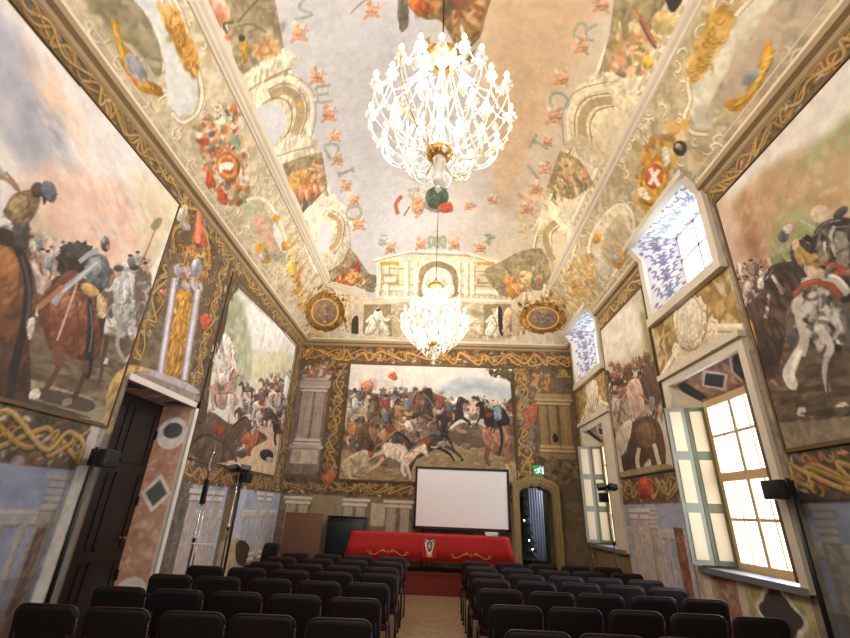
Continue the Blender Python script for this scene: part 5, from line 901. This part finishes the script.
for x, y, z in ((-.12, -.3, 2.1), (.05, -.33, 1.0), (-.04, -.28, 1.45), (.14, -.24, .8), (-.18, -.26, .72)):
    m = MB(); m.lathe([(0, -.016), (.014, -.008), (.014, .008), (0, .016)], (x, y if z < 2 else -.08, z), 8); m.build('fairy_light', mat('fairy_light', 'ffffff', emit='fff4e0', es=12), tr)
tag(tr, 'dark fir tree with tiny white lights seen through the gilt doorway', 'tree')
# exit sign
ex = empty('exit_sign', (2.64, D-.02, 2.6)); m = MB(); m.box(-.13, -.02, -.11, .13, .018, .11, bev=.006); m.build('sign_body', mat('exit_green', '1f7a4a', .5, emit='2a9a5c', es=.5), ex)
m = MB(); wq = lambda p: m.prism(p, .021, .024, Matrix.Rotation(H, 4, 'X'))
wq([(-.02, -.07), (0, -.03), (.02, -.05), (.05, -.05), (.05, -.03), (.03, -.03), (.01, 0), (.03, .03), (.06, .02), (.06, .035), (.02, .05), (-.03, .05), (-.06, .01), (-.05, 0), (-.02, .03), (-.01, .03), (-.03, -.01), (-.05, -.05), (-.08, -.05), (-.08, -.065), (-.04, -.07)])
wq([(.03+.015*math.cos(a), .075+.015*math.sin(a)) for a in np.linspace(0, 6, 9)]); wq([(-.115, .0), (-.085, .03), (-.085, .01), (-.065, .01), (-.065, -.01), (-.085, -.01), (-.085, -.03)]); wq([(.075, -.08), (.11, -.08), (.11, .08), (.075, .08)])
m.build('running_figure', mat('sign_white', 'f2f6f0', .5, emit='ffffff', es=.4), ex); tag(ex, 'green emergency exit sign with white running figure above the gilt doorway', 'sign')
# ------------------------------------------------------------------ stage, table, screen
red = mat('dark_red_carpet', '6a2019', .85, noise=.2, scale=30)
sg = empty('stage', (-.7, 10.4, 0)); m = MB(); m.box(-2.7, 0, 0, 2.65, 1.03, .40); m.build('platform', red, sg); m = MB(); m.box(-2.71, -.012, .36, 2.66, .0, .40); m.build('edge_strip', mat('stage_edge', '4a2018', .4), sg)
tag(sg, 'low dark red carpeted stage under the table and screen', 'stage')
wood = mat('table_wood', '6b4a30', .5, noise=.2)
tb = empty('conference_table', (0, 10.76, .415)); m = MB(); m.box(-1.6, -.26, .66, 1.66, .26, .69); m.build('tabletop', wood, tb)
for x in (-1.55, -.05, .05, 1.55):
    for y in (-.2, .2): m = MB(); m.tube([(x, y, 0), (x, y, .66)], .018); m.build('leg', mat('steel', '8a8a8c', .3, .9), tb)
tag(tb, 'long narrow table on the stage hidden beneath the red cloth', 'table')
cl = empty('tablecloth', (0, 10.78, 1.105)); V = []; n = 120; redc = mat('red_cloth', 'a81616', .75, noise=.12, scale=20)
per = []
hx, hy = 1.69, .29
for i in range(n):
    s = i/n*4; k = int(s); f = s-k
    per.append([(-hx+2*hx*f, -hy), (hx, -hy+2*hy*f), (hx-2*hx*f, hy), (-hx, hy-2*hy*f)][k])
rows = [(0, .0), (.005, .015), (-.03, .02), (-.24, .03), (-.5, .055)]
for z, e in rows:
    for i, (x, y) in enumerate(per):
        L = math.hypot(x, y); cx = 1 if abs(abs(x)-hx) < .15 and z < -.1 else 0; wv = .012*math.sin(i*1.7)*(-z*2.3); sx = math.copysign(e+wv+.07*cx*(-z*2), x) if abs(x) > hx-.01 or cx else 0
        sy = math.copysign(e+wv, y) if abs(y) > hy-.01 else 0; V.append((x+sx, y+sy, z))
F = [(r*n+i, r*n+(i+1) % n, (r+1)*n+(i+1) % n, (r+1)*n+i) for r in range(len(rows)-1) for i in range(n)]+[tuple(range(n))[::-1]]
o = mesh_obj('cloth', V, F, redc, cl, True); sd = o.modifiers.new('thickness', 'SOLIDIFY'); sd.thickness = .004
gth = mat('gold_embroidery', 'c98a3a', .5, .3)
for x0, s_ in ((-.88, 1), (.88, 1)):
    m = MB()
    for e in (-1, 1):
        m.tube([(x0+e*(.02+.38*u), -.355-.01*u, -.38+.035*math.sin(u*6.3)+.02*(1-u)) for u in np.linspace(0, 1, 14)], .009, 6)
        m.tube([(x0+e*(.40+.035*math.cos(a)), -.36, -.37+.03*math.sin(a)) for a in np.linspace(0, 5, 10)], .007, 6)
        m.tube([(x0+e*(.1+.03*math.cos(a)), -.355, -.34+.035*math.sin(a)) for a in np.linspace(-1, 4, 10)], .007, 6)
    m.tube([(x0, -.36, -.39), (x0, -.355, -.31)], [.012, .003], 6); m.build('gold_scroll', gth, cl)
cr = Canvas(-.14, .14, -.2, .2, 250, 'a81616'); cr.map = lambda q: np.asarray(q, float)
cr.line('c47a30', .006, [(-.13, -.19), (.13, -.19), (.13, .19), (-.13, .19), (-.13, -.19)]); cr.P('d9d2c4', '-.1,.15 0,.12 .1,.15 .085,.0 .05,-.1 0,-.15 -.05,-.1 -.085,0', .2); cr.P('4a443c', '-.05,.1 .05,.1 .05,-.02 0,-.09 -.05,-.02', .3); cr.P('b8b0a0', '-.02,.07 .02,.07 .03,.0 0,-.05 -.03,.0', .4); cr.P('cfa048', '-.06,-.1 0,-.14 .06,-.1 .04,-.17 -.04,-.17', .4); cr.E('7c8494', -.08, .12, .025, .03); cr.E('7c8494', .08, .12, .025, .03); cr.S('8a3030', .01, '-.06,.05 .06,.05', sm=0)
U = cr.u0+np.arange(cr.nu)/cr.res; V_ = cr.v0+np.arange(cr.nv)/cr.res; UU, VV = np.meshgrid(U, V_)
tag(grid_mesh('crest', UU, np.full_like(UU, -.352)+.05*(VV), VV-.23, cr.colors(), cl), 'embroidered shield crest in white and gold')
tag(cl, 'bright red cloth with gold scrolls and shield crest draped over the long table', 'tablecloth')
ps = empty('projection_screen', (.73, 11.18, .41)); blk = mat('black_frame', '17171a', .45)
m = MB(); z0, z1, x0, x1 = .79, 2.16, -1.13, 1.13
for b in ((x0, z0, x1, z0+.055), (x0, z1-.055, x1, z1), (x0, z0, x0+.055, z1), (x1-.055, z0, x1, z1)): m.box(b[0], -.02, b[1], b[2], .02, b[3])
m.build('screen_frame', blk, ps); m = MB(); m.box(x0+.05, -.008, z0+.05, x1-.05, .006, z1-.05); m.build('screen_fabric', mat('screen_white', 'e6e6ea', .7), ps)
for x in (-.9, .9):
    m = MB(); m.tube([(x, .03, .02), (x, .03, z1-.1)], .014); m.tube([(x, -.13, .02), (x, .17, .02)], .014); m.build('leg', blk, ps)
tag(ps, 'large white projection screen in a black frame behind the red table', 'projection screen')
pj = empty('projector', (1.34, 10.62, 1.12)); m = MB(); m.box(-.13, -.1, 0, .13, .1, .085, bev=.015); m.build('housing', mat('projector_white', 'd4d2cc', .4), pj); m = MB(); m.lathe([(0, 0), (.03, 0), (.034, .02), (.026, .022), (.02, .012), (0, .01)], (0, 0, 0), 14, Matrix.Translation((-.06, .1, .045)) @ Matrix.Rotation(-H, 4, 'X')); m.build('lens', blk, pj)
tag(pj, 'small pale projector box on the right end of the red table', 'projector')
bp = empty('panel_board', (-2.82, 10.62, .41)); m = MB(); m.box(-.42, -.02, .06, .42, .02, 1.03, bev=.008); m.build('board', mat('brown_felt', '6b4c3c', .9, noise=.1, scale=40), bp)
for x in (-.36, .36): m = MB(); m.box(x-.02, -.18, 0, x+.02, .18, .06); m.build('foot', blk, bp)
tag(bp, 'brown rectangular display board standing left of the red table', 'display board')
pn = empty('cabinet', (-1.96, 11.285, .41)); m = MB(); m.box(-.44, -.12, .04, .44, .12, .95, bev=.015); m.build('body', mat('black_lacquer', '17191b', .3), pn); m = MB(); m.box(-.46, -.14, .95, .46, .14, .985, bev=.01); m.build('lid', mat('black_lacquer', '17191b', .3), pn); m = MB(); m.box(-.4, -.135, .2, .4, -.12, .85, bev=.005); m.build('front_panel', mat('dark_teal_panel', '1e292c', .35), pn)
for x in (-.4, .4):
    for y in (-.09, .09): m = MB(); m.box(x-.02, y-.02, 0, x+.02, y+.02, .04); m.build('foot', blk, pn)
tag(pn, 'glossy black upright cabinet between the brown board and the red table', 'cabinet')
# ------------------------------------------------------------------ chairs
shell = mat('maroon_black_upholstery', '100a0c', .62, noise=.15, scale=60); rim = mat('maroon_piping', '38181c', .5); seatm = mat('dark_red_seat', '48141c', .8, noise=.15, scale=60); leg_m = mat('black_tube', '1c1c20', .35, .5)
def rounded(w, h, r, k=5):
    out = []
    for cx, cz, a0 in ((w-r, h-r, 0), (-w+r, h-r, 90), (-w+r, -h+r, 180), (w-r, -h+r, 270)):
        for i in range(k+1): a = math.radians(a0+90*i/k); out.append((cx+r*math.cos(a), cz+r*math.sin(a)))
    return out
def pad(w, h, r, prof, M):
    """cushion: rounded outline lofted through (inset, depth) pairs"""
    V = []; n = None
    for ins, d in prof:
        p = rounded(w-ins, h-ins, max(r-ins*.6, .01)); n = len(p); V += [(M @ Vector((x, d, z)))[:] for x, z in p]
    F = [(k*n+i, k*n+(i+1) % n, (k+1)*n+(i+1) % n, (k+1)*n+i) for k in range(len(prof)-1) for i in range(n)]+[tuple(range(n))[::-1], tuple(range((len(prof)-1)*n, len(prof)*n))]
    return MB().add(V, F, True)
def make_chair():
    t = empty('conference_chair'); Mb = Matrix.Translation((0, -.21, .655)) @ Matrix.Rotation(math.radians(9), 4, 'X')
    b = pad(.235, .185, .07, [(.03, -.028), (.006, -.024), (0, -.012), (0, .012), (.01, .032), (.04, .042)], Mb).build('backrest', shell, t)
    r = [(Mb @ Vector((x, -.012, z))) for x, z in rounded(.238, .188, .072)]; MB().tube(r+[r[0]], .008, 6).build('piping', rim, b)
    Ms = Matrix.Translation((0, .03, .44)) @ Matrix.Rotation(H, 4, 'X')
    pad(.23, .215, .07, [(.03, -.035), (.004, -.025), (0, 0), (.004, .02), (.02, .03)], Ms).build('seat', seatm, t)
    for s in (-1, 1):
        MB().tube([(s*.235, .22, .02), (s*.235, .2, .3), (s*.225, .18, .42)], .011).build('leg', leg_m, t)
        MB().tube([(s*.235, -.27, .02), (s*.235, -.2, .3), (s*.225, -.18, .42)], .011).build('leg', leg_m, t)
        MB().tube([(s*.225, -.17, .41), (s*.2, -.215, .5), (s*.2, -.235, .66)], .01).build('back_support', leg_m, t)
    MB().tube([(-.225, .18, .41), (.225, .18, .41), (.225, -.18, .41), (-.225, -.18, .41), (-.225, .18, .41)], .01).build('seat_frame', leg_m, t)
    for s in (-1, 1):
        for y in (.22, -.27): MB().lathe([(0, 0), (.015, 0), (.016, .03), (.011, .034)], (s*.235, y, 0), 8).build('foot_cap', blk, t)
    return t
proto = make_chair(); used = False
YL = [8.40, 7.68, 6.95, 6.27, 5.50, 4.66, 3.84]; YR = [8.32, 7.56, 6.88, 6.27, 5.50, 4.66, 3.74]
XL = [-.62, -1.17, -1.71, -2.27, -2.81]; XR = [.82, 1.36, 1.90, 2.44, 2.97]
ORD = ['first', 'second', 'third', 'fourth', 'fifth', 'sixth', 'seventh']; rg = random.Random(11)
for side, XS, YS in (('left', XL, YL), ('right', XR, YR)):
    for r, y in enumerate(YS):
        for k, x in enumerate(XS):
            if side == 'left' and r < 3 and k == 4: continue
            if side == 'right' and r == 6 and k == 4: continue
            o = proto if not used else copy_tree(proto); used = True
            o.location = (x+rg.uniform(-.015, .015), y+.235+rg.uniform(-.02, .02), 0); o.rotation_euler.z = math.radians(rg.uniform(-1.6, 1.6)+(1.5 if side == 'left' else -1))
            seat = 'aisle seat' if k == 0 else '%s seat from the aisle' % ORD[k]
            tag(o, 'maroon padded chair in %s block, %s row from the stage, %s' % (side, ORD[r], seat), 'chair', 'chairs in the %s block of rows' % side)
o = copy_tree(proto); o.location = (-3.38, 9.9, 0); o.rotation_euler.z = 2.6; tag(o, 'dark chair standing alone by the left wall beside the brown board', 'chair'); del o['group']
# ------------------------------------------------------------------ lamp stands and wall speakers
chrome = mat('chrome', 'b8bcc4', .2, 1.); bk2 = mat('black_plastic', '141416', .4)
def lamp_stand(x, y, h, label, heads=1, box=0, yaw=0):
    t = empty('light_stand', (x, y, 0), yaw); MB().tube([(0, 0, .12), (0, 0, h)], [.02, .012]).build('pole', chrome, t)
    for k in range(3):
        a = k*2.094+.5; l = MB(); l.tube([(0, 0, .55), (.3*math.cos(a), .3*math.sin(a), .02)], .011); l.tube([(0, 0, .2), (.17*math.cos(a), .17*math.sin(a), .25)], .007); lo = l.build('leg', chrome, t); MB().lathe([(0, 0), (.018, 0), (.018, .03), (.01, .04)], (.3*math.cos(a), .3*math.sin(a), 0), 8).build('foot_cap', bk2, lo)
    MB().lathe([(.02, 0), (.028, 0), (.028, .05), (.02, .05)], (0, 0, .54), 10).build('collar', bk2, t); MB().lathe([(.016, 0), (.025, 0), (.025, .05), (.016, .05)], (0, 0, h*.55), 10).build('collar', bk2, t)
    if heads:
        for s in (-1, 1)[:heads+1]:
            m = MB(); M = Matrix.Translation((s*.1, 0, h+.05)) @ Matrix.Rotation(math.radians(-25), 4, 'X') @ Matrix.Rotation(s*.3, 4, 'Z'); m.box(-.085, -.06, -.05, .085, .06, .05, M, .012); hd = m.build('lamp_head', bk2, t)
            m = MB(); m.box(-.07, -.066, -.038, .07, -.06, .038, M); m.build('lens', mat('lamp_glass', '5c6470', .1), hd)
        MB().tube([(-.14, 0, h), (.14, 0, h)], .01).build('crossbar', bk2, t)
    if box: m = MB(); m.box(-.16, -.06, h-.22, -.01, .07, h-.06, bev=.01); m.build('ballast_box', bk2, t)
    return tag(t, label, 'light stand')
lamp_stand(-3.42, 8.15, 2.1, 'chrome tripod light stand with black lamp head before the left wall'); lamp_stand(3.36, 8.95, 2.08, 'chrome tripod light stand with black heads before the far right window', box=1)
t = lamp_stand(-3.42, 7.05, 1.9, 'slim folded stand with dark clamp and white paper beside the left doorway', heads=0)
m = MB(); m.box(-.035, -.03, 1.55, .035, .03, 1.9, bev=.01); m.build('clamp', bk2, t); MB().tube([(0, 0, 1.85), (-.03, .02, 2.1), (.01, .0, 2.4)], [.012, .01, .004]).build('antenna', chrome, t); m = MB(); m.box(-.02, -.05, 1.02, .28, .05, 1.03); m.build('paper', mat('paper', 'd8d8dc', .8), t)
MB().tube([(.06, .0, .05), (.05, 0, 1.6)], .009).build('side_rod', chrome, t)
def wall_speaker(x, y, z, label, s):
    t = empty('column_speaker', (x, y, 0)); MB().tube([(0, 0, .02), (0, 0, z+.1)], .022, 10).build('pole', bk2, t); MB().lathe([(0, 0), (.1, 0), (.1, .012), (.03, .025), (.02, .03)], (0, 0, 0), 14).build('base', bk2, t)
    m = MB(); m.box(-.09, .03, z-.09, .09, .27, z+.09, bev=.012); b = m.build('speaker_box', bk2, t); m = MB(); m.box(-.075, .022, z-.075, .075, .03, z+.075); m.build('grille', mat('speaker_grille', '26262a', .7), b)
    m = MB(); m.box(-.02, -.03, z-.06, .02, .05, z+.06); m.build('bracket', bk2, t); return tag(t, label, 'speaker')
wall_speaker(-3.52, 4.72, 1.98, 'black box speaker on slim black pole beside the left doorway', -1); wall_speaker(-3.55, 8.62, 2.03, 'black box speaker on pole behind the left light stand', -1)
o = wall_speaker(3.54, 4.62, 1.92, 'black box speaker on slim black pole right of the near window', 1)
# ------------------------------------------------------------------ chandeliers
gold = mat('lustre_gold', 'c89a50', .3, .9); crys = mat('crystal', 'fffaf0', .08, alpha=.85, spec=1.); bulbm = mat('candle_bulb', 'fff4e0', emit='ffe2b4', es=30); wax = mat('candle_sleeve', 'f2ead8', .5)
def drop(m, x, y, z, s):
    V = [(x, y, z)]+[(x+s*.32*math.cos(a), y+s*.32*math.sin(a), z-s*.6) for a in (0, 1.05, 2.09, 3.14, 4.19, 5.24)]+[(x, y, z-s)]
    m.add(V, [(0, 1+i, 1+(i+1) % 6) for i in range(6)]+[(7, 1+(i+1) % 6, 1+i) for i in range(6)])
def make_chandelier(first=True):
    t = empty('chandelier'); rg = random.Random(5)          # origin at the bottom finial
    MB().lathe([(0, 0), (.03, .02), (.05, .06), (.02, .1), (.04, .16), (.06, .22), (.065, .27), (.035, .33), (.03, .45), (.06, .55), (.03, .65), (.03, .95), (.07, 1.05), (.03, 1.15), (.025, 1.45), (.1, 1.6), (.12, 1.66), (.05, 1.7), (.02, 1.75)], n=18).build('column', crys, t)
    m = MB(); m.lathe([(.08, 1.52), (.15, 1.55), (.17, 1.6), (.13, 1.64), (.05, 1.68), (.02, 1.8)], n=18)
    for k in range(8): a = k*.785; m.tube([(.13*math.cos(a), .13*math.sin(a), 1.58), (.21*math.cos(a), .21*math.sin(a), 1.66), (.16*math.cos(a), .16*math.sin(a), 1.76)], [.01, .012, .004], 6)
    m.build('gilt_crown', gold, t); m = MB(); m.lathe([(0, .3), (.1, .31), (.13, .36), (.1, .41), (0, .42)], n=16); m.build('gilt_hub', gold, t)
    tiers = [(12, .65, .9, .0), (8, .49, 1.2, .4), (6, .4, .72, .2), (5, .22, 1.38, .2)]
    for (n, r, zb, ph) in tiers:
        for k in range(n):
            a = 2*math.pi*k/n+ph; c, s = math.cos(a), math.sin(a); zl = zb-.55 if r > .3 else zb-.25
            pts = [(.05*c, .05*s, zl+.1), (r*.35*c, r*.35*s, zl-.06), (r*.75*c, r*.75*s, zl+.08), (r*.98*c, r*.98*s, zb-.25), (r*c, r*s, zb-.09)]
            pp = smooth_poly(np.array(pts), False, 4); MB().tube([tuple(q) for q in pp], .0065, 6).build('arm', gold if k % 4 == 0 else crys, t)
            m = MB(); m.lathe([(.0, -.09), (.018, -.086), (.04, -.073), (.044, -.066), (.014, -.07)], (r*c, r*s, zb), 12); m.build('drip_pan', crys, t)
            m = MB(); m.lathe([(.013, -.075), (.014, 0), (0, .002)], (r*c, r*s, zb), 8); m.build('candle', wax, t)
            m = MB(); m.lathe([(.009, 0), (.02, .02), (.021, .035), (.012, .06), (0, .082)], (r*c, r*s, zb), 10); m.build('bulb', bulbm, t)
            m = MB()
            for j in range(6): b = j*1.047; drop(m, (r*c+.042*math.cos(b)), (r*s+.042*math.sin(b)), zb-.07, .05); m.tube([(r*c, r*s, zb-.075), ((r*c+.042*math.cos(b)), (r*s+.042*math.sin(b)), zb-.07)], .002, 3)
            m.build('pendant_cluster', crys, t)
    def strand(p0, p1, sag, nb):
        m = MB(); p0 = Vector(p0); p1 = Vector(p1)
        for i in range(nb+1):
            u = i/nb; p = p0.lerp(p1, u); p.z -= sag*4*u*(1-u); drop(m, p.x, p.y, p.z+.01, .022)
            if 0 < i < nb and i % 4 == 0: drop(m, p.x, p.y, p.z-.008, .048)
        m.tube([tuple(p0.lerp(p1, i/10)-Vector((0, 0, sag*.4*i/10*(10-i)))) for i in range(11)], .0025, 4); return m.build('bead_strand', crys, t)
    for k in range(12):
        a = k*math.pi/6; b = a+math.pi/6; r = .65
        strand((r*math.cos(a), r*math.sin(a), .82), (r*math.cos(b), r*math.sin(b), .82), .16, 12)
        strand((r*math.cos(a), r*math.sin(a), .86), (.1*math.cos(a), .1*math.sin(a), .3), .12, 16)
        c1, s1, e1 = math.cos(a+.26), math.sin(a+.26), .38
        strand((e1*c1, e1*s1, .62), (e1*math.cos(b+.26), e1*math.sin(b+.26), .62), .1, 8); strand((.48*c1, .48*s1, 1.12), (.65*math.cos(a), .65*math.sin(a), .82), .1, 12); strand((.14*c1, .14*s1, 1.5), (.42*c1, .42*s1, .9), .06, 12)
        if k % 2 == 0: strand((.47*math.cos(a), .47*math.sin(a), 1.14), (.15*math.cos(a), .15*math.sin(a), 1.5), .08, 10); strand((.47*math.cos(a), .47*math.sin(a), 1.14), (.64*math.cos(a), .64*math.sin(a), .84), .08, 12)
    for k in range(20):
        a = k*.314; m = MB(); r = [.64, .5][k % 2]; drop(m, r*math.cos(a), r*math.sin(a), .72-(.64-r)*1.1, .1); m.build('crystal_pendant', crys, t)
    for k in range(14):
        a = k*.449; m = MB(); r = [.34, .2][k % 2]; drop(m, r*math.cos(a), r*math.sin(a), .36-(.34-r)*.7, .09); m.tube([(r*math.cos(a), r*math.sin(a), .36-(.34-r)*.7), (r*.8*math.cos(a), r*.8*math.sin(a), .56)], .003, 4); m.build('crystal_pendant', crys, t)
    m = MB(); drop(m, 0, 0, .02, .1); m.build('crystal_pendant', crys, t)
    return t
cha = make_chandelier(); cha.location = (.03, 3.2, 4.36); cha.scale = (1.1, 1.1, 1.1)
tag(cha, 'large near crystal chandelier with lit candle bulbs hanging from the painted vault', 'chandelier', 'crystal chandeliers of the hall')
chb = copy_tree(cha); chb.location = (-.02, 8.6, 4.42); tag(chb, 'farther crystal chandelier glowing in front of the end wall cornice', 'chandelier')
for q in (cha, chb):
    zt = 8.48-4.42; m = MB(); m.tube([(0, 0, 1.74), (0, 0, zt)], .007, 6); m.build('suspension_rod', bk2, q); m = MB(); m.lathe([(.01, zt-.08), (.05, zt-.05), (.07, zt)], n=12); m.build('ceiling_rose', gold, q)
    for k in range(5):
        a = k*1.2566; bulb_light('chandelier_light', (q.location.x+.52*math.cos(a), q.location.y+.52*math.sin(a), 4.42+1.12), 46, .06)
    bulb_light('chandelier_light', (q.location.x, q.location.y, 4.42+.72), 30, .05)
# cable on the aisle side of the right block
bpy.context.view_layer.update()
